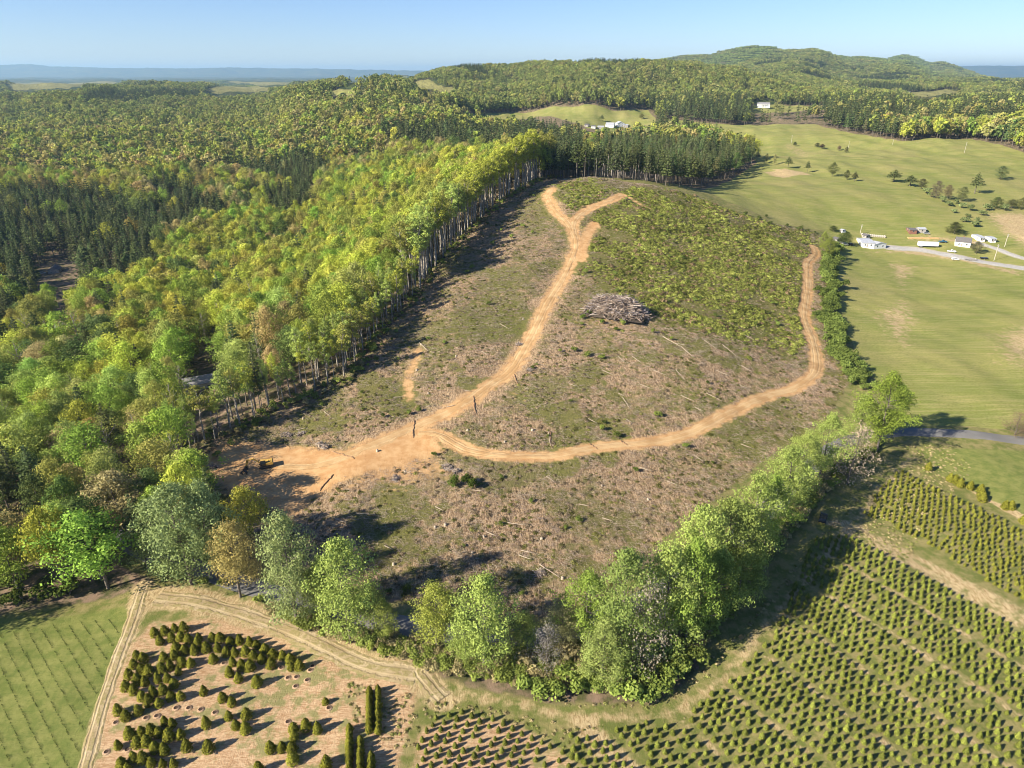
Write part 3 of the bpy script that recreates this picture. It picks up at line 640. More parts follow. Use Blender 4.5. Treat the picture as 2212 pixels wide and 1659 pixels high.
def tints(x, y, r):
    n = len(x); a = NZ1(x, y)+r.normal(0, .55, n); b = NZ2(x, y); i = np.full(n, 3)
    ridge = np.exp(-(((x+110)/150)**2))*np.clip((y-270)/80, 0, 1)*np.clip((900-y)/200, 0, 1)
    a2 = a + 1.3*ridge
    i = np.where(a2 > .75, np.where(r.random(n) < .62, 0, np.where(r.random(n) < .5, 1, 3)), i); i = np.where((a2 <= .75)&(a2 > .1), np.where(r.random(n) < .5, 1, 3), i)
    i = np.where((a2 <= .1)&(a2 > -.7), np.where(r.random(n) < .35, 0, np.where(r.random(n) < .5, 1, 3)), i)
    i = np.where(a2 <= -.7, np.where(r.random(n) < .5, 4, 5), i)
    near = y < 330; i = np.where(near&(r.random(n) < .4), np.where(r.random(n) < .6, 2, 1), i)
    fr = (y > 800)&(r.random(n) < .35); i = np.where(fr, np.where(r.random(n) < .5, 3, 6), i)
    fr = (y > 1500)&(r.random(n) < .4); i = np.where(fr, 5, i)
    c = PAL[i]*r.uniform(.82, 1.18, (n,1))*(1+r.normal(0, .06, (n,3)))
    k_ = np.clip((y-700)/900, 0, 1)[:,None]*.6; c = c*(1-k_)+k_*np.array((.29,.315,.095))*(.8+.3*r.random((n,1)))
    return c, i
def jitter(x0, x1, y0, y1, s, r):
    gx, gy = np.meshgrid(np.arange(x0, x1, s), np.arange(y0, y1, s)); gx = gx+(np.arange(gx.shape[0])%2)[:,None]*s/2
    x = gx.ravel()+r.uniform(-.42, .42, gx.size)*s; y = gy.ravel()+r.uniform(-.42, .42, gx.size)*s
    a = np.abs(x)/(y+60); k = a < .86; return x[k], y[k]
bl, pn = [], []     # rows: x y z pick rot sx sz r g b  | extra: set index, edge flag
def rows(x, y, pick, h, hn, tint, r, wide=1.0):
    s = h/hn; z = H(x, y)
    return np.column_stack([x, y, z-.15, pick, r.uniform(0, 6.28, len(x)), s*wide*r.uniform(.68, 1.32, len(x)), s, tint])
WX = []
r = np.random.default_rng(5)
for y0, y1, sp in ((110, 420, 9.6), (420, 900, 10.2), (900, 1700, 11.0), (1700, 2900, 13.5), (2900, 4800, 19)):
    xm = .86*(y1+60)
    x, y = jitter(-xm, xm, y0, y1, sp, r); k = woods_ok(x, y)&~hides(x, y, 25)&~hides(x, y, 15)&~hides(x, y, 6)&~((y > 200)&(y < 560)&(dseg(x, y, EDGEL) < 13)); x, y = x[k], y[k]
    # pines by zone and in scattered groups
    p = (NZ3(x, y)+.6*NZ2(x+900, y) > 1.35)|(r.random(len(x)) < .05)
    stand_ = pip(x, y, Zn['ps']); stand = stand_&(x-120 < (y-590)*.42)&(r.random(len(x)) < .8); inz = np.zeros(len(x), bool)
    for k2, pl in Zn.items():
        if k2 != 'ps': inz |= pip(x, y, pl)
    p |= (x > 250)&(y > 1150)&(y < 1750)&(x < 1150)&(r.random(len(x)) < .82); p |= (x > 35)&(y > 500)&(y < 700)&(x < 180)&(r.random(len(x)) < .93)
    p |= inz&(r.random(len(x)) < (.95 if True else 1)); p |= stand_
    p |= (y > 2300)&(NZ2(x, y) > .7)
    t, ti = tints(x, y, r)
    WX.append((x, y, p, stand, t, ti, y0))
INFR = []
sets = dict(BL=BL, BM=BM, BF=BF, PN=PN, PM=PM, PF=PF, PS=PS)
bulk = {k: [] for k in sets}; cand_b = []; cand_p = []
for x, y, p, stand, t, ti, y0 in WX:
    n_ = len(x); lod = 0 if y0 < 420 else 1 if y0 < 900 else 2
    px, py = project(x, y, H(x, y)+15)
    for pinef in (False, True):
        for st in ((False, True) if pinef else (False,)):
            k = (p == pinef)&(stand == st) if pinef else ~p
            if not k.any(): continue
            xs, ys = x[k], y[k]; m_ = k.sum()
            if pinef:
                key = 'PS' if st else ('PN','PM','PF')[lod]
                if st: ed = dseg(xs, ys, Zn['ps'], True) > 22; 
                c = np.array(PG)*(1.0 if st else .74)*r.uniform(.75, 1.3, (m_,1))*(1+r.normal(0, .06, (m_,3))); hh = r.uniform(23, 30, m_)
            else:
                key = ('BL','BM','BF')[lod]; c = t[k]; hh = r.uniform(21, 31, m_)*np.where(ys < 260, .82, 1)
            if y0 >= 1700: wide = 1.35 if y0 < 2900 else 2.0; hh = hh*.8
            else: wide = 1.0
            vs_ = sets[key]; pk = r.integers(0, len(vs_), m_)
            if key == 'BL': pk = np.where((pk == 5)&(r.random(m_) < .55), 3, pk)
            hn = np.array([v.h for v in vs_])[pk]
            rw = rows(xs, ys, pk, hh, hn, c, r, wide); bulk_rows = rw
            pxx = px[k]; pyy = py[k]; inf = (pxx > -10)&(pxx < 2222)&(pyy > 0)&(pyy < 1680)&(y0 < 900)
            sc_ = np.where(inf, hh/np.hypot(ys, 100), 0)
            tix = ti[k]
            for j in range(m_):
                if inf[j] and sc_[j] > .028: (cand_p if pinef else cand_b).append((sc_[j], key, rw[j], int(tix[j]), pxx[j], pyy[j]))
                else: bulk[key].append(rw[j])

# --- trees standing along the edge of the cut, with pale bare trunks
edge_line = spline(P([(415,985),(450,960),(510,928),(560,905),(600,884),(665,852),(735,822),(785,765),(835,708),(885,655),(930,590),(985,527),(1045,468),(1100,425),(1150,396),(1200,382)]), 1)
sl = np.concatenate([[0], np.cumsum(np.linalg.norm(np.diff(edge_line, axis=0), axis=1))])
EDGEREC = []
for row_, (dmin, dmax, sp) in enumerate(((.2, 2.6, 4.6), (3.5, 7, 4.8), (7.5, 12, 5.0))):
    s_ = 4.0
    while s_ < sl[-1]-2:
        q = np.array([np.interp(s_, sl, edge_line[:,0]), np.interp(s_, sl, edge_line[:,1])]); q2 = np.array([np.interp(s_+2, sl, edge_line[:,0]), np.interp(s_+2, sl, edge_line[:,1])])
        d = q2-q; d /= np.linalg.norm(d)+1e-9; nrm = np.array([-d[1], d[0]]); q = q+nrm*r.uniform(dmin, dmax)
        far = s_/sl[-1]; hh = r.uniform(28, 37) if far > .32 else r.uniform(13, 24)
        c = (np.array(YG) if far > .5 else np.array(LG if r.random() < .55 else OL if r.random() < .5 else YG))*r.uniform(.8, 1.15)
        if far > .78: c = np.array(OL)*r.uniform(.7, 1.0)
        xw = r.uniform(.85, 1.45)
        rc = rows(np.array([q[0]]), np.array([q[1]]), [r.integers(0, 4)], np.array([hh]), 30.0, c[None,:], r)[0]
        EDGEREC.append((row_, far, rc)); s_ += sp*r.uniform(.6, 1.5)
COLW = {0: 'yellow-green', 1: 'fresh green', 2: 'light green', 3: 'olive', 4: 'tan-budded', 5: 'dark green', 6: 'brownish'}
def where_words(px, py):
    v = 'near the bottom-left field' if py > 1150 else 'beside the bare orange landing' if (py > 850 and px > 300) else 'at the left margin below the wooded houses' if py > 850 else \
        'around the grey-roofed house in the woods' if (abs(px-440) < 130 and abs(py-770) < 120) else 'by the small houses hidden at left' if (px < 220 and py > 540) else \
        'on the wooded ridge above the cut slope' if (px > 600 and py < 560) else 'in the middle of the left woods' if py > 480 else 'in the upper left woods'
    return v
def hts(rec, hn): 
    q = rec[6]*hn; return 'tall' if q > 27 else 'mid-height' if q > 22 else 'short'
nb = 0
for row_, far, rc in EDGEREC:
    if row_ < 2 or far < .3:
        w_ = ('lower end', 'middle stretch', 'upper stretch', 'ridge-top end')[min(3, int(far*4))]
        single('broadleaf_tree', EDGE[int(rc[3])], rc, '%s pale-trunked tree, %s line of the wooded edge, %s' % (hts(rc, 30), ('front', 'second', 'third')[row_], w_), 'tree', 'pale-trunked trees along the cut edge'); nb += 1
scatter('edge_wood', EDGE, [rc for row_, far, rc in EDGEREC if not (row_ < 2 or far < .3)], 'back rows of pale-trunked trees behind the wooded edge of the cut slope', 'woods')

# --- the belt of roadside trees in the foreground: base px, top py, variant, crown width m, tint, words
BELTT = [
 ((352,1235),1075,0,7.0,(.30,.37,.14),'pale green tree at the left end of the roadside belt, beside the woods corner'),
 ((415,1262),1040,1,8.5,(.30,.37,.14),'big pale green tree with rounded top, just below the parked excavator\'s clearing'),
 ((470,1250),1028,2,7.5,(.30,.37,.14),'pale green tree with the highest crown of the cluster left of the olive tree'),
 ((520,1290),1122,3,5.6,(0.37,0.31,0.11),'olive-brown tree with thin foliage between two pale green ones'),
 ((560,1255),1150,4,4.2,(0.32,0.25,0.11),'small brownish tree behind the olive-brown one'),
 ((642,1345),1092,0,6.6,(.29,.34,.13),'tall grey-green narrow tree standing over the dirt track bend'),
 ((758,1388),1158,1,7.2,(.29,.36,.09),'bright light green tree with a split crown and visible grey trunk'),
 ((715,1330),1200,3,4.0,(.29,.36,.09),'small tree tucked behind the split-crowned light green tree'),
 ((835,1395),1290,2,3.2,(0.26,0.30,0.07),'small bushy tree left of the gap showing the paved road'),
 ((945,1405),1262,3,5.2,(0.31,0.34,0.07),'round yellow-green tree right of the gap showing the paved road'),
 ((1045,1448),1243,1,6.6,(.29,.36,.09),'tall light green tree above the dirt track entry'),
 ((1005,1440),1330,2,4.0,(.29,.36,.09),'low spreading light green tree left of the tall one at the track entry'),
 ((1105,1420),1350,4,3.0,OL,'small thin sapling between the light green tree and the bare-branched one'),
 ((1180,1450),1335,4,3.4,(0.35,0.32,0.27),'grey nearly bare small tree by the roadside brush'),
 ((1262,1395),1225,2,6.6,(0.23,0.31,0.06),'green tree at the lower end of the long right-hand tree row'),
 ((1340,1440),1180,1,6.8,(0.23,0.30,0.08),'dense green tree, second from the lower end of the right-hand row'),
 ((1385,1455),1230,4,5.5,(0.35,0.31,0.22),'grey twiggy tree in front of the dense green ones'),
 ((1425,1420),1160,0,6.8,(.29,.36,.09),'broad green tree above the brushy corner of the belt'),
 ((1480,1400),1150,2,6.8,(.23,.32,.06),'dark-based green tree at the belt corner nearest the nursery'),
 ((1500,1330),1090,3,6.6,(.29,.36,.09),'light green tree behind the belt corner'),
 ((1555,1290),1075,1,6.6,(0.26,0.32,0.08),'full green tree midway along the right-hand row'),
 ((1610,1225),1010,0,6.6,(.29,.36,.09),'light green tree midway up the right-hand row, crown over the road'),
 ((1650,1190),1020,2,6.0,(.23,.32,.06),'deep green tree on the nursery side of the right-hand row'),
 ((1690,1130),960,3,6.4,(.29,.36,.09),'light green tree beside the shaded lane with the dark car'),
 ((1720,1070),935,1,5.8,(0.30,0.36,0.09),'light green tree in the upper half of the right-hand row'),
 ((1768,1040),885,2,6.8,(.29,.36,.09),'rounded light green tree left of the bare tan tree'),
 ((1830,1045),905,4,7.2,(0.48,0.39,0.27),'bare-looking tan tree at the upper end of the right-hand row'),
 ((1850,960),845,0,5.6,(.29,.36,.09),'light green tree behind the tan one'),
 ((1893,975),798,2,8.6,(0.23,0.30,0.05),'last and tallest green tree by the road, casting a long shadow on the field'),
  ((690,1322),1225,1,4.5,(0.26,0.31,0.09),'low leafy tree filling the gap between the grey-green tree and the split-crowned one'),
 ((800,1345),1262,3,4.2,(0.28,0.31,0.09),'small light tree behind the gap right of the split-crowned tree'),
 ((1130,1400),1318,0,4.0,(0.24,0.29,0.07),'small green tree behind the thin sapling'),
 ((1215,1405),1305,3,4.4,(0.29,0.28,0.12),'thin yellowish tree left of the lower end of the right-hand row'),
 ((1300,1475),1330,0,5.0,(0.26,0.31,0.09),'low green tree in front of the lower end of the right-hand row'),
 ((1535,1365),1180,2,5.8,(0.22,0.29,0.07),'full green tree at the nursery side of the belt corner'),
 ((1590,1300),1095,0,6.0,(0.26,0.32,0.08),'green tree on the nursery side, midway along the row'),
 ((1925,940),830,1,4.8,(.23,.32,.06),'green tree touching the last tall one on its road side'),
]
for (bp, tp, vi, cr, tint, lab) in BELTT:
    q = P([bp])[0]; hh = hfor(q[0], q[1], tp); v = OPEN[vi]
    single('broadleaf_tree', v, [q[0], q[1], float(H(q[0], q[1]))-.1, vi, r.uniform(0, 6.28), cr/v.r, hh/v.h, *tint], lab, 'tree', 'trees of the roadside belt'); nb += 1
# forest trees: the biggest in view one by one, the others as one wood
cand_b.sort(key=lambda c: -c[0]); cand_p.sort(key=lambda c: -c[0])
lim = 298-nb-20
for i, (s_, key, rc, ti_, px_, py_) in enumerate(cand_b):
    if i < lim: single('broadleaf_tree', sets[key][int(rc[3])], rc, '%s %s broadleaf tree %s' % (hts(rc, 30), COLW[ti_], where_words(px_, py_)), 'tree', 'broadleaf trees of the left woods')
    else: bulk[key].append(rc)
pz = lambda px, py: 'in the dark pine block at far left' if px < 350 and py < 620 else 'in the tall trunk-bare stand behind the hilltop' if px > 1200 else where_words(px, py)
for i, (s_, key, rc, ti_, px_, py_) in enumerate(cand_p):
    if i < 270: single('pine_tree', sets[key][int(rc[3])], rc, '%s dark pine %s' % (hts(rc, 28), pz(px_, py_)), 'tree', 'pine trees of the woods')
    else: bulk[key].append(rc)
LBL = dict(BL='broadleaf woods beyond the nearest trees at left', BM='spring-green broadleaf woods over the left ridge and valley', BF='distant mixed woods on rolling hills',
           PN='dark pines scattered among the nearer woods', PM='dark pine groups in the middle-distance woods', PF='distant pine woods', PS='pine stand with bare pale trunks behind the hilltop')
for k, rr_ in bulk.items(): scatter({'B': 'broadleaf_wood', 'P': 'pine_wood'}[k[0]], sets[k], rr_, LBL[k], 'woods')
# groves on the far hills
GROVE = []
for i in range(4):
    gr = np.random.default_rng(200+i); C = []; N = []; L = []
    for j in range(16):
        c = np.array([gr.uniform(-26, 26), gr.uniform(-26, 26), gr.uniform(4, 9)]); rd = gr.uniform(4, 7); k = 22
        d = gr.normal(size=(k,3)); d[:,2] = np.abs(d[:,2]); d /= np.linalg.norm(d, axis=1, keepdims=True); C.append(c+d*rd); N.append(d+gr.normal(0, .3, (k,3))); L.append(np.full(k, gr.uniform(0, 1)))
    V, Fq = quads(np.vstack(C), np.vstack(N), 3.6, gr); GROVE.append(arr_mesh('grove', V, Fq, [M_LEAF], np.concatenate(L)))
x, y = jitter(-8200, 8200, 4300, 8600, 40, r)
ok = np.ones(len(x), bool)
for pl in OPENG: ok &= ~pip(x, y, pl)
ok &= ~hides(x, y, 22)&~hides(x, y, 10)
x, y = x[ok], y[ok]; c, ti = tints(x, y, r); dk = (NZ4(x, y) > .2); c = np.where(dk[:,None], c*.45+np.array(DG)*.5, c*.75)
scatter('far_woods', GROVE, np.column_stack([x, y, H(x, y)-4, r.integers(0, 4, len(x)), r.uniform(0, 6.28, len(x)), r.uniform(.9, 1.3, len(x)), r.uniform(.8, 1.3, len(x)), c]), 'hazy woods covering the distant mountain and foothills', 'woods')

# ------------------------------------------------------------------ nursery firs
firs = []   # (x, y, h, width, tint, label, group)
def c1(pts, ox, oy, sc_): return [((ox+a/sc_)/1.356, (oy+b/sc_)/1.356) for a, b in pts]
LEFTF = [(1005,770),(1070,755),(1135,740),(1195,740),(1040,820),(1115,800),(1175,795),(1225,815),(1290,800),(1380,800),(1430,805),(1495,825),(1555,820),(1620,830),(1665,850),(1720,875),(1770,910),(1835,920),(1885,945),(1890,990),(1942,985),(1340,870),(1285,840),(1265,885),(1200,880),(1145,865),(1130,915),(1065,930),(1180,960),(1240,965),(1105,985),(1160,1020),(1050,1000),(1415,870),(1470,895),(1525,900),(1595,895),(1645,920),(1700,940),(1385,940),(1510,960),(1570,985),(1625,990),(1760,975),(1490,1030),(1550,1065),(1668,1090),(890,915),(935,940),(870,975),(920,1010),(970,1020),(840,1045),(895,1080),(945,1090),(1025,1070),(1090,1065),(1130,1100),(820,1120),(870,1145),(925,1185),(995,1155),(1060,1140),(1110,1180),(1175,1180),(1035,1225),(970,1215),(1325,1150),(1445,1190),(1505,1220),(770,1275),(900,1275),(820,1310),(1485,1310),(1600,1300),(1530,1370),(1595,1395),(1340,1360),(1070,1345),(1120,1360),(845,1425),(920,1410),(985,1405),(1035,1420),(1100,1440),(1175,1430),(770,1500),(895,1485),(955,1480),(1010,1520),(1070,1530),(1215,1510),(1355,1515),(870,1580),(930,1585),(985,1610),(1060,1620),(1130,1620),(795,1620),(835,1655),(1905,1390),(1985,1375),(2060,1395),(1910,1440),(1755,1520),(1830,1515),(1895,1520),(1900,1590),(2115,1630),(1680,1655)]
FT = np.array([.20,.20,.03]); FT2 = np.array([.20,.225,.045])
for i, q in enumerate(P(c1([(a, b+32) for a, b in LEFTF], 0, 1500, 2.212))):
    a, b = LEFTF[i]; lone = (a, b) in ((1325,1150),(1340,1360),(1355,1515),(1215,1510),(1668,1090),(1445,1190),(1505,1220))
    zone = 'standing apart on bare pinkish soil' if lone else 'in the upper row beside the tan track' if b < 850 else 'in the right-hand tip of the block' if a > 1650 and b < 1100 else 'in the isolated group near the bottom' if a > 1650 else 'in the lower cluster' if b > 1300 else 'in the middle cluster by the left track' if a < 1250 else 'in the middle of the block'
    hh = r.uniform(2.4, 3.2); firs.append((q[0], q[1], hh, r.uniform(.95, 1.15), FT*r.uniform(.85, 1.2), '%s clipped fir %s' % ('larger' if hh > 2.8 else 'smaller', zone), 'clipped firs of the bottom-left nursery'))
cols = [(405, b) for b in range(1165, 1425, 34)]+[(460, b) for b in range(1150, 1420, 33)]+[(275, b) for b in range(1400, 1700, 34)]+[(345, b) for b in range(1480, 1700, 36)]+[(415, b) for b in range(1580, 1700, 36)]+[(125, 1610), (130, 1650)]
for (a, b), q in zip(cols, P(c1([(a, b+18) for a, b in cols], 900, 1500, 2.212))):
    firs.append((q[0], q[1], r.uniform(2.0, 2.7), .85, FT*r.uniform(.85, 1.15), 'narrow fir in the tight %s column at the bottom centre' % ('upper' if a > 390 and b < 1440 else 'lower'), 'firs in tight columns'))
q = P(c1([(2110,1240)], 0, 1500, 2.212))[0]; firs.append((q[0], q[1], 1.7, .9, FT, 'small lone fir on bare soil right of the left nursery block', 'clipped firs of the bottom-left nursery'))
mo = P(c1([(695,870),(867,835),(815,930)], 1200, 1950, 4.424)); e1 = mo[1]-mo[0]; e2 = mo[2]-mo[0]
MB_ = P([(905,1580),(935,1545),(985,1535),(1060,1550),(1130,1570),(1240,1625),(1300,1700),(1250,1760),(880,1760)])
for i in range(-14, 14):
    for j in range(-12, 16):
        q = mo[0]+i*e1+j*e2
        if pip(np.array([q[0]]), np.array([q[1]]), MB_)[0] and r.random() > .04:
            q = q+r.normal(0, .12, 2); firs.append((q[0], q[1], r.uniform(1.2, 1.8), .62, FT2*r.uniform(.7, 1.0), 'small young fir on pinkish soil in the bottom-centre bed', 'young firs of the bottom-centre bed'))
RB = P([(1227,1592),(1385,1560),(1462,1572),(1530,1494),(1585,1462),(1655,1392),(1675,1342),(1702,1293),(1728,1216),(1768,1158),(1830,1156),(1888,1180),(2212,1345),(2400,1440),(2400,1800),(1290,1800)])
UB = P([(1862,1108),(1900,1060),(1935,1020),(1969,1027),(2080,1080),(2202,1146),(2330,1215),(2330,1370),(2212,1305),(2139,1262),(2020,1185),(1919,1134)])
dv = np.array([.582, -.813]); nvv = np.array([.813, .582])
def bed(poly, offs, step, hr, wf, tint, word, grp):
    a0 = (poly@dv).min(); a1 = (poly@dv).max()
    for oi, o in enumerate(offs):
        s_ = a0+(oi % 2)*step*.45
        pts = []
        while s_ < a1: pts.append(nvv*o+dv*s_+r.normal(0, .17, 2)); s_ += step
        pts = np.array(pts); pts = pts[pip(pts[:,0], pts[:,1], poly)]
        for q in pts:
            if r.random() < .05: continue
            firs.append((q[0], q[1], r.uniform(*hr), wf, tint*r.uniform(.8, 1.2), word(q), grp))
offs = [95.2+13.7*k+1.85+j*2.03 for k in range(-5, 6) for j in range(6)]; offs = [o for o in offs if o < 163]
def wr(q):
    o = q@nvv; k = int((o-95.2)//13.7)
    return 'young fir in the %s between straw strips, right-hand nursery' % ('lowest beds', 'second bed', 'third bed', 'fourth bed', 'fifth bed', 'uppermost bed')[max(0, min(5, k+1))]
bed(RB, offs, 1.72, (1.2, 1.8), .66, FT2*1.12, wr, 'young firs of the right-hand nursery')
bed(UB, [172+1.95*j for j in range(0, 34)], 1.6, (1.1, 1.6), .64, FT2*np.array([1.1,1,.9]), lambda q: 'young fir in the dense upper-right nursery block', 'young firs of the upper-right nursery')
fr = []
for (x_, y_, hh, wf, tt, lab, grp) in firs:
    z_ = float(H(x_, y_)); px_, py_ = project(x_, y_, z_+1); vis = -8 < px_ < 2220 and py_ < 1675
    pk = int(r.integers(0, 4)); v = FIR[pk]; fr.append((hh/math.hypot(y_, 110) if vis else 0, [x_, y_, z_, pk, r.uniform(0, 6.28), wf*r.uniform(.9, 1.1)*(hh/2.6)**.4, hh/v.h, *tt], lab, grp))
fr.sort(key=lambda c: -c[0])
order = [f for f in fr if 'left' in f[3] or 'columns' in f[3]]; rest = [f for f in fr if not ('left' in f[3] or 'columns' in f[3])]
# the biggest in the picture first
for f in sorted(order+rest, key=lambda c: -c[0])[:296]: single('fir_shrub', FIR[f[1][3]], f[1], f[2], 'fir', f[3])
scatter('young_fir_rows', FIR, [f[1] for f in sorted(order+rest, key=lambda c: -c[0])[296:]], 'rows of small young firs filling the rest of the right-hand nursery', 'firs')
# big firs on the straw line
SB = c1([(965,95),(1245,240),(1310,260),(1375,310),(1505,345),(1640,385),(1650,440),(1665,500),(1955,600),(2030,600),(2200,790)], 2500, 1350, 4.424)
for i, q in enumerate(P([(a, b+4) for a, b in SB])):
    single('fir_shrub', FIR[i % 4], [q[0], q[1], float(H(*q)), i % 4, i*1.3, 1.35, 1.15, *(FT*1.1)], '%s round fir on the straw strip beside the upper-right lawn' % ('first', 'second', 'third', 'fourth', 'fifth', 'sixth', 'seventh', 'eighth', 'ninth', 'tenth', 'last')[i], 'fir', 'round firs on the straw strip')

# ------------------------------------------------------------------ field and hedge trees
FT_ = [ # base px, top py, kind(0 pine,1 broad), width m, tint, label
 ((2212-6,1),0,0,0,None,None)]
FT_ = [
 ((1930,393),366,0,7.5,PG,'broad dark pine beside the field hedge, the biggest tree in the pasture'),
 ((1965,402),378,0,7,PG,'dark pine right next to the biggest one by the field hedge'),
 ((1797,382),349,1,6,(.16,.18,.06),'bushy tree in the line across the middle field, fourth from the left'),
 ((1743,373),346,0,3.2,PG,'slim dark conifer in the line across the middle field'),
 ((1702,362),338,0,5,PG,'dark spreading pine in the line across the middle field'),
 ((1672,356),332,1,2.4,(.30,.29,.12),'thin sapling in the line across the middle field'),
 ((1655,352),331,1,2.6,(.30,.29,.12),'thin pale tree second in the line across the middle field'),
 ((1635,347),325,0,4,PG,'dark pine near the left start of the field line'),
 ((1610,345),316,0,5,PG,'tall pine at the corner of the pine stand and the field'),
 ((1845,392),370,0,3.5,(.1,.1,.04),'tilted small tree at the right end of the field line'),
 ((1828,389),366,1,3.8,(.11,.12,.04),'small round tree near the right end of the field line'),
 ((2105,418),372,0,6,PG,'tall dark pine standing alone in the right pasture'),
 ((2160,388),357,1,6,(.16,.20,.08),'grey-green lone tree in the far right pasture'),
 ((2075,435),402,1,5,(.18,.20,.08),'bushy tree in the hedge below the lone pine'),
 ((2020,428),388,1,5,(.17,.15,.09),'greyish thin tree in the hedge by the big pines'),
 ((2045,432),398,1,4,(.2,.17,.09),'tan thin tree in the hedge right of the big pines'),
 ((1990,408),385,1,4,(.12,.12,.05),'low hedge tree just right of the big pines'),
 ((2060,505),478,1,6,(.08,.09,.03),'round dark bush-like tree above the white farmhouse'),
 ((2150,450),424,1,6,(.1,.13,.04),'round hedge tree near the right margin of the pasture'),
 ((2185,450),430,1,5,(.12,.13,.05),'hedge tree second from the right margin'),
 ((2205,452),425,1,5,(.13,.14,.05),'hedge tree at the right margin'),
 ((1765,318),308,1,4,(.06,.07,.03),'dark round bush in the far pasture, left of a pair'),
 ((1775,321),311,1,4,(.08,.05,.04),'reddish dark bush in the far pasture, right of a pair'),
 ((1717,316),306,1,3,(.06,.08,.03),'small dark bush standing alone in the far pasture'),
 ((1812,326),314,1,3,(.2,.14,.09),'brownish small tree in the far pasture'),
 ((1828,330),316,1,3,(.12,.12,.05),'small leaning tree in the far pasture by the pole'),
 ((1885,283),262,1,7,LG,'light green round tree at the edge of the far pine band'),
 ((1945,287),258,1,7,(.15,.19,.06),'tall light green tree where the pine band meets the far right woods'),
 ((1385,258),245,1,6,(.2,.2,.06),'yellowish round tree at the pine band corner by the back pasture'),
 ((1800,500),487,1,3,(.1,.12,.04),'small round tree by the hedge left of the farm'),
 ((1822,530),500,1,5,(.08,.11,.03),'dark green tree in front of the left mobile home'),
 ((1788,560),510,1,5,(.24,.28,.06),'tall green tree at the top end of the field hedge'),
 ((1775,545),498,1,4,(.24,.28,.06),'green tree beside the top end of the cut boundary'),
 ((2108,548),520,1,5,(.2,.19,.1),'thin grey-green tree beside the white farmhouse'),
 ((1300,262),247,0,6,PG,'dark pine just above the far barns'),
 ((2192,940),890,1,5,(.22,.16,.1),'brown leafless clump at the right margin above the road'),
 ((2212,945),905,1,4,(.2,.15,.1),'second brown leafless clump cut by the right margin'),
]
for (bp, tp, kd, cr, tint, lab) in FT_:
    q = P([bp])[0]; hh = hfor(q[0], q[1], tp); v = PN[1] if kd == 0 else OPEN[int(r.integers(0, 4))]
    if 'leafless' in lab: v = OPEN[4]
    single('pine_tree' if kd == 0 else 'broadleaf_tree', v, [q[0], q[1], float(H(*q))-.1, 0, r.uniform(0, 6.28), cr/v.r, hh/v.h, *tint], lab, 'tree')
# hedge along the right boundary of the cut: one shrub after another
hl = spline(P([(1800,535),(1790,580),(1795,640),(1793,700),(1803,740),(1815,780),(1838,805),(1858,838)]), 1)
hs = []
for i in range(0, len(hl), 3):
    for _ in range(3):
        q = hl[i]+r.normal(0, 1, 2)*np.array([2.6, 1.6]); k = int(r.integers(0, 4)); s_ = r.uniform(1.2, 2.2)
        hs.append([q[0], q[1], float(H(*q)), k, r.uniform(0, 6.28), s_, s_*r.uniform(.8, 1.3), *(np.array((.16,.21,.05))*r.uniform(.7, 1.25))])
for rc in hs[:290]:
    px_, py_ = project(rc[0], rc[1], rc[2]); seg = ('top', 'upper middle', 'lower middle', 'bottom')[min(3, max(0, int((py_-530)/75)))]
    single('shrub', SH[rc[3]], rc, '%s shrub, %s part of the right hedge' % ('tall' if rc[6] > 1.5 else 'low', seg), 'shrub', 'shrubs of the right boundary hedge')
# bushes under the belt
def shr(pts, lab, grp, tint=(.25,.32,.07), s0=1.2, s1=2.2):
    for (a, b) in pts:
        q = P([(a, b)])[0]; k = int(r.integers(0, 4)); s_ = r.uniform(s0, s1)
        single('shrub', SH[k], [q[0], q[1], float(H(*q)), k, r.uniform(0, 6.28), s_, s_*r.uniform(.8, 1.1), *(np.array(tint)*r.uniform(.8, 1.2))], lab if '%s' not in lab else lab % ('big' if s_ > (s0+s1)/2 else 'smaller'), 'shrub', grp)
shr([(1130,1490),(1165,1500),(1205,1505),(1245,1500),(1290,1495),(1330,1505),(1365,1515),(1400,1515),(1435,1505),(1340,1470),(1270,1470),(1220,1470),(1395,1480),(1445,1470)], '%s leafy bush at the foot of the belt', 'bushes below the tree belt')
shr([(1150,1455),(1180,1470),(1195,1440),(1300,1440),(1225,1430),(1130,1440)], '%s tan twiggy bush in the thin part of the tree belt', 'tan bushes in the belt', (.34,.29,.14))
shr([(900,1440),(960,1450),(1000,1462),(860,1420),(835,1415),(800,1405),(640,1350),(660,1362),(610,1335),(560,1300),(480,1265),(385,1250),(440,1260),(1050,1465),(1090,1475),(700,1375)], '%s low bush between belt trees and the dirt track', 'low bushes along the dirt track', (.24,.28,.06), .6, 1.2)
shr([(10,1310),(50,1300),(100,1290),(20,1270),(150,1285)], '%s dark bush at the wood edge by the bottom-left field', 'bushes at the lower-left wood edge', (.09,.12,.025), 1.2, 2.0)
shr([(1495,1400),(1520,1370),(1560,1330),(1590,1290),(1640,1230),(1500,1430),(1470,1455)], '%s shaded bush on the nursery side of the tree row', 'shaded bushes of the tree row', (.18,.22,.05), 1.4, 2.2)
shr([(985,1050),(1005,1048),(1020,1056)], '%s dark green bush alone on the brown slope below the road fork', 'bushes below the road fork', (.07,.10,.02), 1.3, 1.8)
shr([(1270,680),(1300,700),(1330,715),(1260,690)], '%s bright green bush at the foot of the brush heap', 'bushes by the brush heap', (.12,.17,.03), .8, 1.2)
shr([(2065,440),(2080,450),(2095,455),(2050,445),(2090,470),(2110,480),(2105,490),(2085,480),(2035,436),(2010,425),(2120,465),(2060,460),(2000,418),(2130,455),(2170,455)], '%s grey-green hedge bush in the pasture hollow above the farm', 'bushes of the pasture hollow', (.19,.23,.09), 1.6, 2.8)
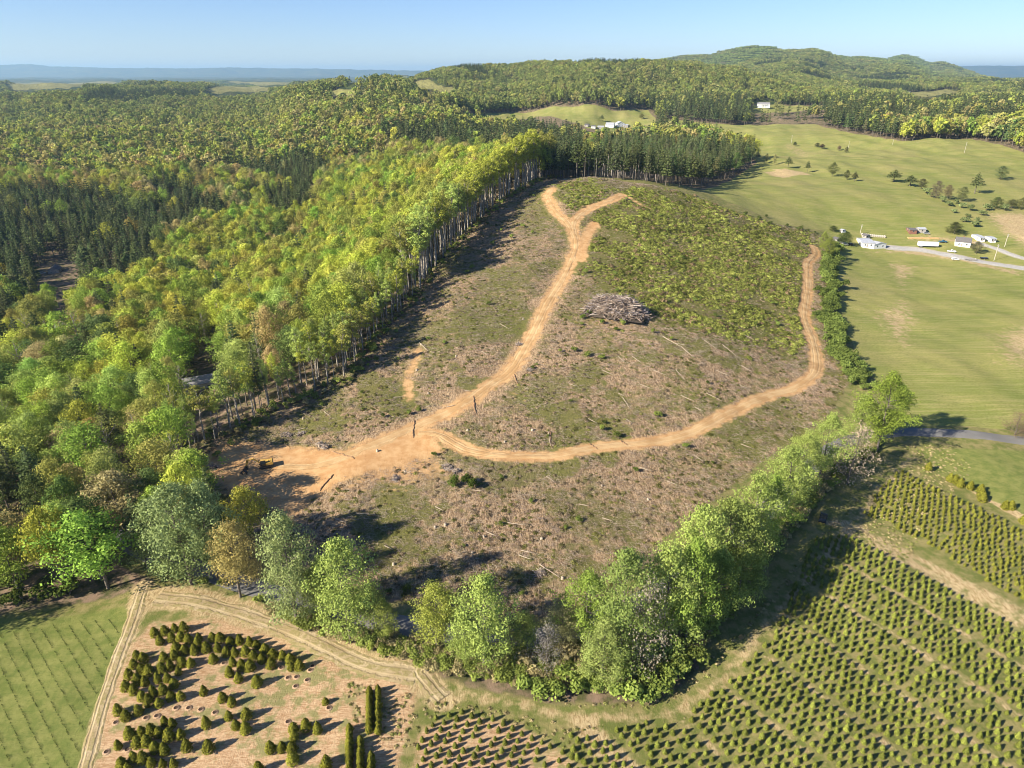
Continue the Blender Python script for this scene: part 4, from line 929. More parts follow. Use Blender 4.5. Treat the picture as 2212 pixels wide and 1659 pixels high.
shr([(1760,503),(1745,500),(1730,497),(1700,490),(1665,483),(1640,474),(1610,465),(1655,470)], '%s small shrub on the upper boundary between cut and field', 'shrubs on the upper field boundary', (.08,.1,.025), .7, 1.3)
shr([(940,508),(1005,540),(930,570),(1020,580),(1130,492),(1105,515),(1150,505),(1010,590),(1240,760),(1270,770),(1300,775),(1330,690),(1345,700),(1210,760),(1420,900),(1300,930),(1330,945),(1265,590),(1410,720),(1450,735)], '%s bright shrub on the cut slope', 'shrubs left on the cut slope', (.22,.27,.06), .6, 1.3)
# ------------------------------------------------------------------ cover of the cut slope
TUFT = []
for i in range(5):
    gr = np.random.default_rng(300+i); k = 90; th = gr.uniform(0, 6.28, k); rr = 1.0*gr.uniform(0, 1, k)**.6
    c = np.stack([rr*np.cos(th), rr*np.sin(th), gr.uniform(.05, .62, k)*(1.15-rr*.6)], 1); N = np.stack([np.cos(th), np.sin(th), np.full(k, .8)], 1)+gr.normal(0, .5, (k,3))
    V, Fq = quads(c, N, .30, gr); TUFT.append(arr_mesh('tuft', V, Fq, [M_LEAF], gr.uniform(0, 1, k)))
STK = []
for i in range(6):
    gr = np.random.default_rng(320+i); parts = []
    for j in range(11):
        a = gr.normal(.3, .9); L = gr.uniform(.5, 2.6); c = np.array([gr.uniform(-1.8, 1.8), gr.uniform(-1.8, 1.8), gr.uniform(.05, .22)])
        d = np.array([math.cos(a), math.sin(a), gr.normal(0, .12)])*L/2; rd = gr.uniform(.015, .05)
        parts.append(tube([c-d, c+gr.normal(0, .06, 3), c+d], [rd, rd*.8, rd*.4], 4))
    V, Fq = cat(parts); STK.append(arr_mesh('sticks', V, Fq, [M_WOOD if i % 2 else M_SLASH], np.full(len(Fq), .5)))
def inpoly_pts(poly, n_, r):
    lo, hi = poly.min(0), poly.max(0); out = []
    while len(out) < n_:
        q = r.uniform(lo, hi, (n_*2, 2)); q = q[pip(q[:,0], q[:,1], poly)]; out += list(q)
    return np.array(out[:n_])
bare = [(LN['main'], 6.5), (LN['right'], 3.6), (LN['branch'], 4.5), (LN['spur'], 3), (LN['upper'], 4), (LN['top'], 2.5)]
def offroad(q, extra=0):
    ok = ~pip(q[:,0], q[:,1], G['landing'])
    for ln, hw in bare: ok &= dseg(q[:,0], q[:,1], ln[::3]) > hw+extra
    return ok
r = np.random.default_rng(17)
# green brush on the upper right slope and on the crest
q = np.vstack([inpoly_pts(G['brush'], 30000, r), inpoly_pts(G['crestbrush'], 2200, r)]); q = q+r.normal(0, 1, q.shape)*np.where(r.random((len(q),1)) < .25, 9.0, 1.0); q = q[pip(q[:,0], q[:,1], G['clearcut'])]; dn = NZ3(q[:,0]*1.6, q[:,1]*1.6)+r.normal(0, .5, len(q)); edge_ = dseg(q[:,0], q[:,1], G['brush'], True)
low_ = np.clip((edge_-1)/45, 0, 1); q = q[offroad(q)&(dn+1.3*low_+r.uniform(-.5, .6, len(q)) > .25)]; t = np.array([.27,.295,.07])*r.uniform(.4, 1.3, (len(q),1))*(1+.12*N40(q[:,0], q[:,1])[:,None]); bb_ = r.random(len(q)) < .12; t[bb_] = np.array([.30,.22,.12])*r.uniform(.5, 1.2, (bb_.sum(),1))
s_ = r.uniform(.35, 1.0, len(q))+.9*(r.random(len(q)) < .07); scatter('brush', TUFT, np.column_stack([q, H(q[:,0], q[:,1]), r.integers(0, 5, len(q)), r.uniform(0, 6.28, len(q)), s_*1.1, s_*r.uniform(.8, 1.5, len(q)), t]), 'yellow-green low brush covering the upper right slope and crest of the cut', 'brush')
# thin regrowth over the rest of the cut
q = inpoly_pts(G['clearcut'], 26000, r); dn = NZ3(q[:,0]+50, q[:,1]*1.3)+.6*N12(q[:,0], q[:,1]); q = q[offroad(q)&((dn > .35)|(r.random(len(q)) < .4))]
s_ = r.uniform(.25, .95, len(q)); t = np.array([.19,.19,.055])*r.uniform(.4, 1.3, (len(q),1)); br_ = r.random(len(q)) < .5; t[br_] = np.array([.30,.235,.15])*r.uniform(.5, 1.2, (br_.sum(),1))
scatter('regrowth', TUFT, np.column_stack([q, H(q[:,0], q[:,1])-.05, r.integers(0, 5, len(q)), r.uniform(0, 6.28, len(q)), s_, s_*r.uniform(.5, 1.1, len(q)), t]), 'sparse brown and green regrowth on the cut slope', 'regrowth')
ds = inpoly_pts(np.vstack([G['clearcut']]), 420, r); ds = ds[offroad(ds, 1)&((NZ3(ds[:,0]+50, ds[:,1]*1.3) > .3)|pip(ds[:,0], ds[:,1], G['brush']))]; k_ = r.uniform(.35, .95, len(ds))
scatter('scattered_saplings', SH, np.column_stack([ds, H(ds[:,0], ds[:,1]), r.integers(0, 4, len(ds)), r.uniform(0, 6, len(ds)), k_, k_, np.array([.17,.22,.05])*r.uniform(.5, 1.3, (len(ds),1))]), 'small dark green saplings dotted over the brushy parts of the cut', 'saplings')
# slash
q = inpoly_pts(G['clearcut'], 19000, r); keep = offroad(q, .5)&(~pip(q[:,0], q[:,1], G['brush'])|(r.random(len(q)) < .2)); q = q[keep]
s_ = r.uniform(.5, 1.15, len(q)); scatter('logging_slash', STK, np.column_stack([q, H(q[:,0], q[:,1]), r.integers(0, 6, len(q)), r.normal(-.5, .6, len(q)), s_, s_, np.full((len(q),3), .3)]), 'pale sticks and branches left scattered over the cut slope', 'slash')
# grass tufts along verges and pasture hollow
q = np.vstack([inpoly_pts(G['front_grass'], 16000, r)]); dd = dseg(q[:,0], q[:,1], LN['grass_track'][::3]); ok = (dd > 2.2)&(dd < 16)&(dseg(q[:,0], q[:,1], LN['paved'][::3]) > 4)&~pip(q[:,0], q[:,1], RB)&~pip(q[:,0], q[:,1], MB_)&(dseg(q[:,0], q[:,1], LN['farm_track'][::3]) > 4.5)
q = q[ok]; s_ = r.uniform(.2, .55, len(q)); t = np.where(r.random((len(q),1)) < .6, [[.48,.40,.21]], [[.28,.30,.09]])*r.uniform(.7, 1.2, (len(q),1))
scatter('rough_grass', TUFT, np.column_stack([q, H(q[:,0], q[:,1])-.05, r.integers(0, 5, len(q)), r.uniform(0, 6.28, len(q)), s_, s_*1.1, t]), 'rough straw-coloured grass between tree belt and nursery beds', 'grass')
# understory of the woods and of the belt
q = np.vstack([inpoly_pts(BELT, 4200, r)]); ok = dseg(q[:,0], q[:,1], LN['paved'][::3]) > 4.5; q = q[ok]
e_ = edge_line[r.integers(0, len(edge_line), 700)]+r.normal(0, 1, (700,2))*np.array([3.5,3.5]); q = np.vstack([q, e_])
s_ = r.uniform(.35, 1.25, len(q)); t = np.where(r.random((len(q),1)) < .6, [[.26,.31,.07]], [[.36,.31,.15]])*r.uniform(.7, 1.2, (len(q),1))
scatter('undergrowth', SH, np.column_stack([q, H(q[:,0], q[:,1])-.1, r.integers(0, 4, len(q)), r.uniform(0, 6.28, len(q)), s_, s_, t]), 'low mixed undergrowth below the belt trees and along the wooded edge', 'undergrowth')
# fallen logs one by one
LOGM = []
for i in range(4):
    gr = np.random.default_rng(400+i); L = 1.0
    pts = [(-.5,0,0),(-.2,gr.normal(0,.012),0),(.2,gr.normal(0,.012),.005),(.5,0,.01)]; parts = [tube(pts, [.022,.02,.016,.009], 7)]
    for j in range(2): a = gr.uniform(-.1,.4); parts.append(tube([(a,0,.01),(a+.08,gr.choice([-1,1])*.07,.03)], [.008,.003], 4))
    V, Fq = cat(parts); LOGM.append(arr_mesh('log', V, Fq, [M_WOOD], smooth=False))
LOGS = [ # px ends
 ((1432,728),(1475,752)),((1470,748),(1500,775)),((1455,742),(1490,748)),((1520,735),(1548,755)),((1400,742),(1418,757)),((1365,770),(1385,785)),((1335,770),(1352,786)),((1560,745),(1590,770)),((1545,800),(1580,815)),((1600,790),(1625,805)),
 ((1345,860),(1362,885)),((1335,850),(1350,858)),((1470,855),(1500,868)),((1500,880),(1520,890)),((1590,830),(1620,842)),((1350,905),(1365,915)),((1270,905),(1290,915)),((1230,830),(1245,836)),((1620,700),(1650,715)),((1600,720),(1628,735)),
 ((1005,845),(1020,846)),((905,740),(925,760)),((850,860),(872,858)),((870,1018),(890,1025)),((1075,1130),(1090,1130)),((1095,1130),(1140,1137)),((770,1110),(810,1113)),((720,1120),(750,1132)),((1125,1190),(1155,1196)),((1165,1220),(1210,1250)),
 ((1050,1150),(1075,1160)),((830,1180),(850,1190)),((700,890),(715,900)),((640,930),(665,925)),((620,945),(640,935)),((590,880),(640,860)),((1185,935),(1190,965)),((965,880),(985,876)),((1380,1010),(1410,1020)),((1440,1040),(1465,1050)),
 ((1500,985),(1520,998)),((1600,960),(1625,970)),((1250,1090),(1275,1095)),((1300,1120),(1325,1128)),((1120,1200),(1150,1210)),((940,1095),(958,1105)),((1020,1060),(1045,1062)),((1180,1030),(1200,1045)),((1350,640),(1375,650)),((1475,590),(1495,600)),
 ((1130,1478),(1215,1455)),((1555,545),(1570,552)),((1430,505),(1445,512)),((1080,700),(1100,712)),((1040,760),(1055,768)),((1525,850),(1560,868)),((1410,800),(1440,812)),((1460,800),(1480,822)),((1380,830),(1410,842)),((1300,800),(1325,812))]
LP = P([p_ for ab in LOGS for p_ in ab])
reg = lambda x, y: 'below the brush heap' if (1320 < x < 1640 and 690 < y < 830) else 'between hilltop road and winding road' if (x > 1150 and y < 930) else 'below the road fork' if y > 990 else 'left of the main dirt road'
for i in range(len(LOGS)):
    a, b = LP[2*i], LP[2*i+1]; c = (a+b)/2; L = np.linalg.norm(b-a); z0, z1 = float(H(*a)), float(H(*b)); (x0, y0), (x1, y1) = LOGS[i]
    o = link(LOGM[i % 4], 'fallen_log', None, label='%s pale log %s' % ('long' if L > 6 else 'medium' if L > 4 else 'short', reg(x0, y0)), category='log', group='fallen logs on the cut ground')
    if y0 > 1440: o['label'] = 'long whitish fallen trunk at the foot of the tree belt'; del o['group']
    th = 1.0 if L < 6 else .75
    o.location = (c[0], c[1], (z0+z1)/2+.25); o.rotation_euler = (0, -math.atan2(z1-z0, L), math.atan2(b[1]-a[1], b[0]-a[0])); o.scale = (L, max(6, L*th*.8), max(6, L*th*.8))
# stumps
st = tube([(0,0,-.1),(0,0,.15),(0,0,.5)], [.42,.32,.30], 9); STM = arr_mesh('stump', st[0], st[1], [M_WOOD])
for i, ((a, b), q) in enumerate([(p_, w_) for p_ in [[(755,1105),(940,1140),(962,1135),(1045,1160),(1170,1165),(1020,1195),(850,1220),(690,965),(1130,690),(910,745),(925,850),(1010,930),(975,1010),(655,905),(1215,1250),(1300,1050),(1400,1080),(1150,930),(1090,955),(900,800),(870,735),(985,770),(815,975),(875,1020)]] for p_, w_ in zip(p_, P(p_))]):
    o = link(STM, 'tree_stump', None, label='pale cut stump %s' % reg(a, b), category='stump', group='cut stumps'); o.location = (q[0], q[1], float(H(*q))); s_ = .9+.5*((i*7) % 5)/5; o.scale = (s_, s_, s_); o.rotation_euler = (0, 0, i)
# uprooted root balls and small slash heaps on the landing and by the roads
def heap(name, c, L, W_, Hh, n_, seed, mats, label, cat_, rz=0, thick=(.05,.16), ln=(2, 6)):
    gr = np.random.default_rng(seed); parts = []; idx = []
    zc = float(H(*c)); g = []
    for i in range(14):
        for j in range(9):
            pass
    for i in range(n_):
        u, v = gr.normal(0, .36, 2); u = np.clip(u, -1, 1); v = np.clip(v, -1, 1); m_ = math.hypot(u, v)
        if m_ > 1: continue
        x_, y_ = u*L/2, v*W_/2; top = Hh*(1-m_**1.7)*(1+.25*math.sin(u*6+seed)*math.cos(v*5)); z_ = top*gr.uniform(.45, 1.0)
        a = gr.uniform(0, math.pi); l_ = gr.uniform(*ln); d = np.array([math.cos(a), math.sin(a), gr.normal(0, .33)]); d *= l_/2/np.linalg.norm(d)
        rd = gr.uniform(*thick); cc = np.array([x_, y_, z_]); k = gr.normal(0, .22, 3)*l_*.25
        lo_ = cc-d; hi_ = cc+d; lo_[2] = max(lo_[2], .02); hi_[2] = max(hi_[2], .02)
        t_ = tube([lo_, cc+k, hi_], [rd, rd*.8, rd*.35], 5); parts.append(t_); idx += [i % len(mats)]*len(t_[1])
    V, Fq = cat(parts); me = arr_mesh(name, V, Fq, mats, matidx=idx)
    # dark filler mound added inside so that the pile is not hollow
    o = link(me, name, None, label=label, category=cat_); o.location = (c[0], c[1], zc); o.rotation_euler = (0, 0, rz)
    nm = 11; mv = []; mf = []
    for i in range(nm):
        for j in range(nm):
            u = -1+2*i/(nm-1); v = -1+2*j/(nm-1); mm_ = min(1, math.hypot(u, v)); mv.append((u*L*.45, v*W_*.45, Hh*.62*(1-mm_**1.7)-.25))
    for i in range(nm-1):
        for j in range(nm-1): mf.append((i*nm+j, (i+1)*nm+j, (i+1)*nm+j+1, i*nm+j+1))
    link(arr_mesh('fill_mound', mv, mf, [M_DARKFILL], smooth=True), 'fill_mound', o); return o
M_DARKFILL = simple('dark_fill', (.05,.04,.03), (.11,.085,.06), 1.5)
M_GREYWOOD = simple('grey_wood', (.17,.145,.145), (.42,.37,.36), 1.2)
M_LITEWOOD = simple('light_wood', (.40,.33,.27), (.62,.55,.47), 1.2)
q = P([(1338,690)])[0]; q0 = P([(1262,668)])[0]; q1 = P([(1402,696)])[0]; an = math.atan2(q1[1]-q0[1], q1[0]-q0[0]); Lp = np.linalg.norm(q1-q0)
heap('brush_heap', (q0+q1)/2+np.array([0, 2.0]), Lp*1.05, Lp*.66, 8.0, 2600, 5, [M_SLASH, M_GREYWOOD, M_SLASH, M_LITEWOOD, M_SLASH, M_SLASH], 'huge tangled grey heap of branches and trunks on the cut hillside', 'brush heap', an, (.06,.2), (2.5, 8))
for i, ((a, b), sz, lab) in enumerate([((965,1010),(3.5,2.4,1.2),'small dark root heap below the road fork'),((985,1020),(2.6,2,1),'small root ball beside the root heap below the fork'),((690,962),(2.4,1.8,1),'grey root wad at the right edge of the landing'),((703,968),(2.6,2.2,1.3),'pronged root wad nearest the road crossing on the landing'),((970,1015),(2.2,2,.8),'low pile of sticks beside the root heap'),((855,1035),(5,2,.7),'low heap of sticks along the road below the fork'),((620,940),(6,3,.9),'long heap of pale branches above the landing'),((650,938),(3.5,2,.8),'small heap of branches right of the long one above the landing'),((470,920),(5,3,.9),'shaded pile of branches at the wood edge above the landing'),((1120,745),(3,2.4,.9),'small stack of grey boards beside the main dirt road'),((1168,1240),(4,3,.8),'pile of pale branches low on the brown slope'),((1145,800),(3,2,.6),'small patch of sticks right of the main road'),((460,1010),(6,4,1.2),'dark brush pile at the left tip of the landing')]):
    heap('branch_pile', P([(a, b)])[0], *sz, 70, 30+i, [M_GREYWOOD, M_SLASH, M_WOOD], lab, 'branch pile', i, (.04,.10), (1, 2.8))

# ------------------------------------------------------------------ roads and tracks as thin sheets
def ribbon(name, ln, hw, mat, lift=.10, rag=.35, seed=0, across=7):
    gr = np.random.default_rng(seed); ln = spline(ln[::2], 1.0) if len(ln) > 6 else ln
    tg = np.gradient(ln, axis=0); tg /= np.linalg.norm(tg, axis=1, keepdims=True)+1e-9; nn = np.stack([-tg[:,1], tg[:,0]], 1)
    k = len(ln); wl = gr.normal(0, 1, k); wr_ = gr.normal(0, 1, k); ker = np.ones(3)/3; wl = np.convolve(wl, ker, 'same')*rag+rag*1.2*np.interp(np.arange(k), np.arange(0, k+14, 14), gr.normal(0, .7, k//14+2)[:len(np.arange(0, k+14, 14))]); wr_ = np.convolve(wr_, ker, 'same')*rag
    V = []; U = []
    for j in range(across):
        t = -1+2*j/(across-1); w_ = hw+np.where(t < 0, wl, wr_)*abs(t); pq = ln+nn*(t*w_)[:,None]; V.append(np.column_stack([pq, H(pq[:,0], pq[:,1])+lift-(.14 if abs(t) == 1 else 0)])); U.append(np.full(k, t))
    V = np.stack(V, 1); U = np.stack(U, 1); idx = np.arange(k*across).reshape(k, across)
    Fq = np.stack([idx[:-1,:-1], idx[:-1,1:], idx[1:,1:], idx[1:,:-1]], -1).reshape(-1, 4)[:, ::-1]
    me = arr_mesh(name, V.reshape(-1, 3), Fq, [mat], smooth=True); a = me.attributes.new('across', 'FLOAT', 'POINT'); a.data.foreach_set('value', U.ravel().astype(np.float32))
    return link(me, name, kind='structure')
def track_material(name, c0, c1, c2, grass=None):
    s = NT(name); p = s.pos(); n1 = s.noise(p, .9, 4, .6); n2 = s.noise(p, .18, 3, .5); n3 = s.noise(p, 4, 3, .6)
    u = s.n('ShaderNodeAttribute', attribute_name='across').outputs['Fac']; au = s.math('ABSOLUTE', u)
    c = s.mix(s.step(n2, .35, .65), c0, c1)
    rut = s.math('SUBTRACT', 1, s.step(s.math('ABSOLUTE', s.math('SUBTRACT', s.math('ADD', au, s.math('MULTIPLY', s.math('SUBTRACT', n1, .5), .3)), .48)), .05, .22))
    c = s.mix(s.math('MULTIPLY', s.math('MULTIPLY', rut, s.step(n2, .3, .6)), .4), c, c2)
    c = s.mix(s.math('MULTIPLY', s.step(n3, .55, .7), .3), c, tuple(v*.5 for v in c0))
    if grass: c = s.mix(s.math('MULTIPLY', s.math('SUBTRACT', 1, rut), s.step(n1, .4, .6)), c, grass)
    return s.bsdf(c, .95, spec=.05, normal=s.bump(s.math('ADD', s.math('MULTIPLY', rut, -.5), n1), .6, .3))
MT = track_material('orange_dirt', (.39,.24,.11), (.49,.335,.17), (.55,.40,.225))
ribbon('dirt_road', LN['main'], 2.3, MT, seed=1, rag=.75); ribbon('dirt_road', LN['branch'], 1.6, MT, lift=.13, rag=.6, seed=2); ribbon('dirt_road', LN['right'], 1.8, MT, lift=.13, rag=.6, seed=3)
MT2 = track_material('tan_dirt', (.33,.25,.14), (.42,.33,.20), (.45,.36,.225), (.27,.225,.10))
ribbon('farm_track', LN['farm_track'], 2.6, MT2, seed=4, rag=.5); ribbon('farm_track', LN['left_track'], 1.7, MT2, seed=5, lift=.12); ribbon('farm_track', LN['entry'], 1.8, MT2, seed=6, lift=.14)
s = NT('asphalt'); p = s.pos(); nz = s.noise(p, 6, 3); nb_ = s.noise(p, .3, 3)
u = s.n('ShaderNodeAttribute', attribute_name='across').outputs['Fac']
ca = s.mix(nz, (.14,.135,.125), (.21,.205,.19)); ca = s.mix(s.math('MULTIPLY', s.step(nb_, .5, .7), .3), ca, (.24,.23,.22))
M_ASPH = s.bsdf(ca, .95, spec=.05, normal=s.bump(nz, .3, .05))
ribbon('paved_road', LN['paved'], 3.0, M_ASPH, lift=.14, rag=.08, seed=7)
M_GRAV = simple('gravel', (.30,.29,.27), (.44,.42,.38), 1.0, obj=False)
ribbon('gravel_drive', LN['gravel'], 3.2, M_GRAV, lift=.12, rag=.6, seed=8); ribbon('gravel_drive', LN['lane2'], 1.8, M_GRAV, lift=.12, rag=.3, seed=9)
# water bars across the dirt roads: low dirt ridges
M_RIDGE = simple('dug_soil', (.17,.10,.055), (.34,.21,.11), 2)
def bar(a, b, lab):
    qa, qb = P([a, b]); L = np.linalg.norm(qb-qa); k = 14; pts = []; t = np.linspace(0, 1, k)
    for i in range(k):
        q = qa+(qb-qa)*t[i]+np.random.default_rng(i).normal(0, .12, 2); pts.append((q[0], q[1], float(H(*q))+.1))
    V, Fq = tube(pts, [.06]+[.24]*(k-2)+[.06], 8); link(arr_mesh('dirt_ridge', V, Fq, [M_RIDGE], smooth=True), 'dirt_ridge', None, label=lab, category='dirt ridge', group='water bars')
for a, b, lab in (((1022,855),(1027,892),'upright dirt ridge across the main road, second from the fork'),((1110,808),(1118,830),'dirt ridge across the upper bend of the main road'),((895,908),(892,945),'dirt ridge across the main road at the fork'),((1188,930),(1190,965),'dirt ridge just above the winding road near its middle'),((1272,958),(1290,970),'dirt ridge across the winding road, left one of the pair'),((1340,952),(1355,962),'dirt ridge across the winding road, right one of the pair'),((715,975),(765,990),'dark dirt ridge at the right end of the landing'),((720,1025),(690,1060),'dirt ridge at the lower corner of the landing')): bar(a, b, lab)
# rows of seedlings in the bottom-left field
SEED = []
for i in range(2):
    gr = np.random.default_rng(500+i); V, Fq = quads(np.column_stack([gr.normal(0, .06, 12), gr.normal(0, .06, 12), gr.uniform(.03, .3, 12)]), gr.normal(size=(12,3)), .12, gr); SEED.append(arr_mesh('seedling', V, Fq, [M_LEAF], gr.uniform(0, .4, 12)))
rowsP = c1([(45,1190),(130,1350),(290,1590),(550,770),(690,985),(420,840),(610,1130),(415,900),(600,1140),(225,1080),(450,1560)], 0, 1500, 2.212)
W1 = P(c1([(415,840),(600,1140)], 0, 1500, 2.212)); dsd = (W1[1]-W1[0])/np.linalg.norm(W1[1]-W1[0]); nsd = np.array([-dsd[1], dsd[0]]); SP = []
ctr = W1.mean(0); SFP = P([(-120,1400),(110,1350),(250,1335),(265,1350),(230,1440),(190,1545),(160,1700),(-200,1720)])
for j in range(-22, 23):
    for i in range(-130, 130):
        q = ctr+nsd*j*2.3+dsd*i*.36
        if pip(np.array([q[0]]), np.array([q[1]]), SFP)[0] and r.random() > .32: SP.append([q[0]+r.normal(0,.05), q[1]+r.normal(0,.05), float(H(*q)), i % 2, r.uniform(0,6), 1, r.uniform(.5, 1.1), .08, .10, .03])
scatter('seedling_rows', SEED, SP, 'thin dark rows of tiny seedlings in the green bottom-left field', 'seedlings')
# dug planting holes in the left nursery
M_HOLE = simple('hole_dark', (.05,.03,.02)); M_RIM = simple('spoil', (.34,.22,.13), (.44,.30,.19), 3)  # inside of each hole coloured far darker than its rim
hv, hf = [], []
for k in range(10): a = k*2*math.pi/10; hv += [(.42*math.cos(a), .42*math.sin(a), .16), (.75*math.cos(a), .75*math.sin(a), .02), (.36*math.cos(a), .36*math.sin(a), .10)]
for k in range(10): k2 = (k+1) % 10; hf += [(3*k+1, 3*k2+1, 3*k2, 3*k), (3*k, 3*k2, 3*k2+2, 3*k+2)]
cidx = len(hv); hv.append((0,0,.04)); hf2 = [(3*k+2, 3*((k+1)%10)+2, cidx, cidx) for k in range(10)]
HM = bpy.data.meshes.new('planting_hole'); HM.from_pydata(hv, [], hf+[f[:3] for f in hf2]); HM.materials.append(M_RIM); HM.materials.append(M_HOLE)
for i, p_ in enumerate(HM.polygons): p_.material_index = 1 if i >= 20 or i % 2 else 0
for i, q in enumerate(P(c1([(750,1365),(945,1335),(1015,1322),(690,1555),(825,1540),(1450,980),(1822,1010),(1865,1075),(1920,1070),(1990,1090),(2010,1025),(1915,1130),(1865,1360),(1222,1270),(1392,1300),(2025,1000),(2130,1270),(1300,1280),(1140,1270)], 0, 1500, 2.212))):
    o = link(HM, 'planting_hole', None, label='dug hole in bare soil of the left nursery', category='hole', group='dug holes in the left nursery'); o.location = (q[0], q[1], float(H(*q))+.02)

# ------------------------------------------------------------------ solid builder for buildings, machines, poles
class MB:
    def __init__(s): s.V = []; s.F = []
    def add(s, V, Fs): o = len(s.V); s.V += [tuple(v) for v in V]; s.F += [tuple(i+o for i in f) for f in Fs]; return s
    def box(s, c, d, rz=0, ry=0, taper=1.0):
        x, y, z = [v/2 for v in d]; V = []
        for k in (-1, 1):
            t = taper if k > 0 else 1
            for a, b in ((-1,-1),(1,-1),(1,1),(-1,1)): V.append(Vector((a*x*t, b*y*t, k*z)))
        from mathutils import Matrix
        m = Matrix.Rotation(rz, 3, 'Z') @ Matrix.Rotation(ry, 3, 'Y'); V = [m@v+Vector(c) for v in V]
        return s.add(V, [(3,2,1,0),(4,5,6,7),(0,1,5,4),(1,2,6,5),(2,3,7,6),(3,0,4,7)])
    def prism(s, prof, y0, y1):   # profile in x,z pulled along y
        k = len(prof); V = [(a, y0, b) for a, b in prof]+[(a, y1, b) for a, b in prof]
        return s.add(V, [tuple(range(k)), tuple(range(2*k-1, k-1, -1))]+[(i, i+k, (i+1) % k+k, (i+1) % k) for i in range(k)])
    def cyl(s, a, b, r0, r1=None, sides=12):
        r1 = r0 if r1 is None else r1; a = Vector(a); b = Vector(b); d = (b-a).normalized(); u = d.orthogonal().normalized(); v = d.cross(u); V = []
        for c, rr in ((a, r0), (b, r1)):
            for k in range(sides): t = 2*math.pi*k/sides; V.append(c+rr*(math.cos(t)*u+math.sin(t)*v))
        return s.add(V, [tuple(range(sides-1, -1, -1)), tuple(range(sides, 2*sides))]+[(k, (k+1) % sides, (k+1) % sides+sides, k+sides) for k in range(sides)])
    def build(s, name, mat, parent=None, bev=0):
        me = bpy.data.meshes.new(name); me.from_pydata(s.V, [], s.F); me.materials.append(mat); me.update()
        import bmesh
        bm = bmesh.new(); bm.from_mesh(me); bmesh.ops.recalc_face_normals(bm, faces=bm.faces)
        if bev: bmesh.ops.bevel(bm, geom=list(bm.edges), offset=bev, segments=2, affect='EDGES', clamp_overlap=True)
        bm.to_mesh(me); bm.free(); return link(me, name, parent)
def root(name, px, py, rz, label, category, group=None, dz=0, xy=None):
    q = P([(px, py)])[0] if xy is None else xy
    e = bpy.data.objects.new(name, None); COL.objects.link(e); e.location = (q[0], q[1], float(H(*q))+dz); e.rotation_euler = (0, 0, R(rz))
    e['label'] = label; e['category'] = category
    if group: e['group'] = group
    return e
def paint(name, c, rough=.5, metal=0): return simple(name, c, rough=rough, metal=metal)
M_WHITE = simple('white_siding', (.74,.74,.72), (.82,.82,.80), 2); M_ROOFG = simple('grey_roof', (.20,.20,.21), (.29,.28,.28), 2); M_METALR = simple('pale_metal_roof', (.50,.51,.52), (.62,.63,.64), .6, .45, .3)
M_GLASS = paint('window_glass', (.03,.04,.05), .15); M_DOOR = paint('door_paint', (.35,.32,.28)); M_BLACK = paint('black_paint', (.015,.017,.02), .25); M_TYRE = paint('tyre_rubber', (.02,.02,.02), .9)
M_RED = simple('rusty_red_boards', (.16,.07,.05), (.25,.13,.09), 2); M_GREY = simple('grey_boards', (.28,.26,.24), (.40,.38,.35), 2); M_TAN = simple('tan_siding', (.52,.47,.38), (.60,.55,.45), 2); M_DKROOF = simple('dark_shingles', (.10,.095,.095), (.17,.16,.155), 3)
def house(px, py, rz, L, Wd, hw, hr, wall, roof, label, cat_='house', nwin=3, door=True, chimney=False, name='house', xy=None, eave=.35, porch=False):
    e = root(name, px, py, rz, label, cat_, xy=xy)
    m = MB(); m.prism([(-Wd/2, -1.0), (Wd/2, -1.0), (Wd/2, hw), (0, hw+hr), (-Wd/2, hw)], -L/2, L/2); m.build('wall', wall, e)
    for sgn in (-1, 1):
        sl_ = hr/(Wd/2); x1 = sgn*(Wd/2+eave); z1 = hw-eave*sl_
        m = MB(); t = .14; m.prism([(0, hw+hr+.02), (x1, z1+.02), (x1, z1+.02+t), (0, hw+hr+.02+t)], -L/2-eave, L/2+eave); rf = m.build('roof', roof, e)
        if chimney and sgn > 0: MB().box((Wd*.12, 0, hw+hr+.1), (.7, .7, 1.5)).build('chimney', M_RED, rf)
    if porch: MB().box((-Wd/2-1.2, 0, hw*.62), (2.4, L*.7, .15)).box((-Wd/2-2.2, -L*.33, hw*.3), (.12, .12, hw*.6)).box((-Wd/2-2.2, L*.33, hw*.3), (.12, .12, hw*.6)).build('porch', wall, e)
    stories = 2 if hw > 4.5 else 1
    for side in (-1, 1):
        for f in range(stories):
            zc = 1.5+f*2.9
            for i in range(nwin):
                yy = -L/2+L*(i+.5)/nwin
                w_ = MB().box((side*(Wd/2+.03), yy, zc), (.06, 1.1, 1.3)).build('window', M_DOOR if wall is not M_WHITE else M_WHITE, e)
                MB().box((side*(Wd/2+.075), yy, zc), (.03, .9, 1.1)).build('pane', M_GLASS, w_)
        for f in range(stories):
            for xx in (-Wd*.22, Wd*.22):
                w_ = MB().box((xx, side*(L/2+.03), 1.5+f*2.9), (1.0, .06, 1.2)).build('window', M_WHITE, e); MB().box((xx, side*(L/2+.075), 1.5+f*2.9), (.8, .03, 1.0)).build('pane', M_GLASS, w_)
    if door:
        d_ = MB().box((-Wd/2-.05, L*.07, 1.05), (.08, 1.0, 2.1)).build('door', M_DOOR, e); MB().box((-Wd/2-.12, L*.07+.35, 1.05), (.06, .08, .08)).build('handle', M_BLACK, d_)
    return e
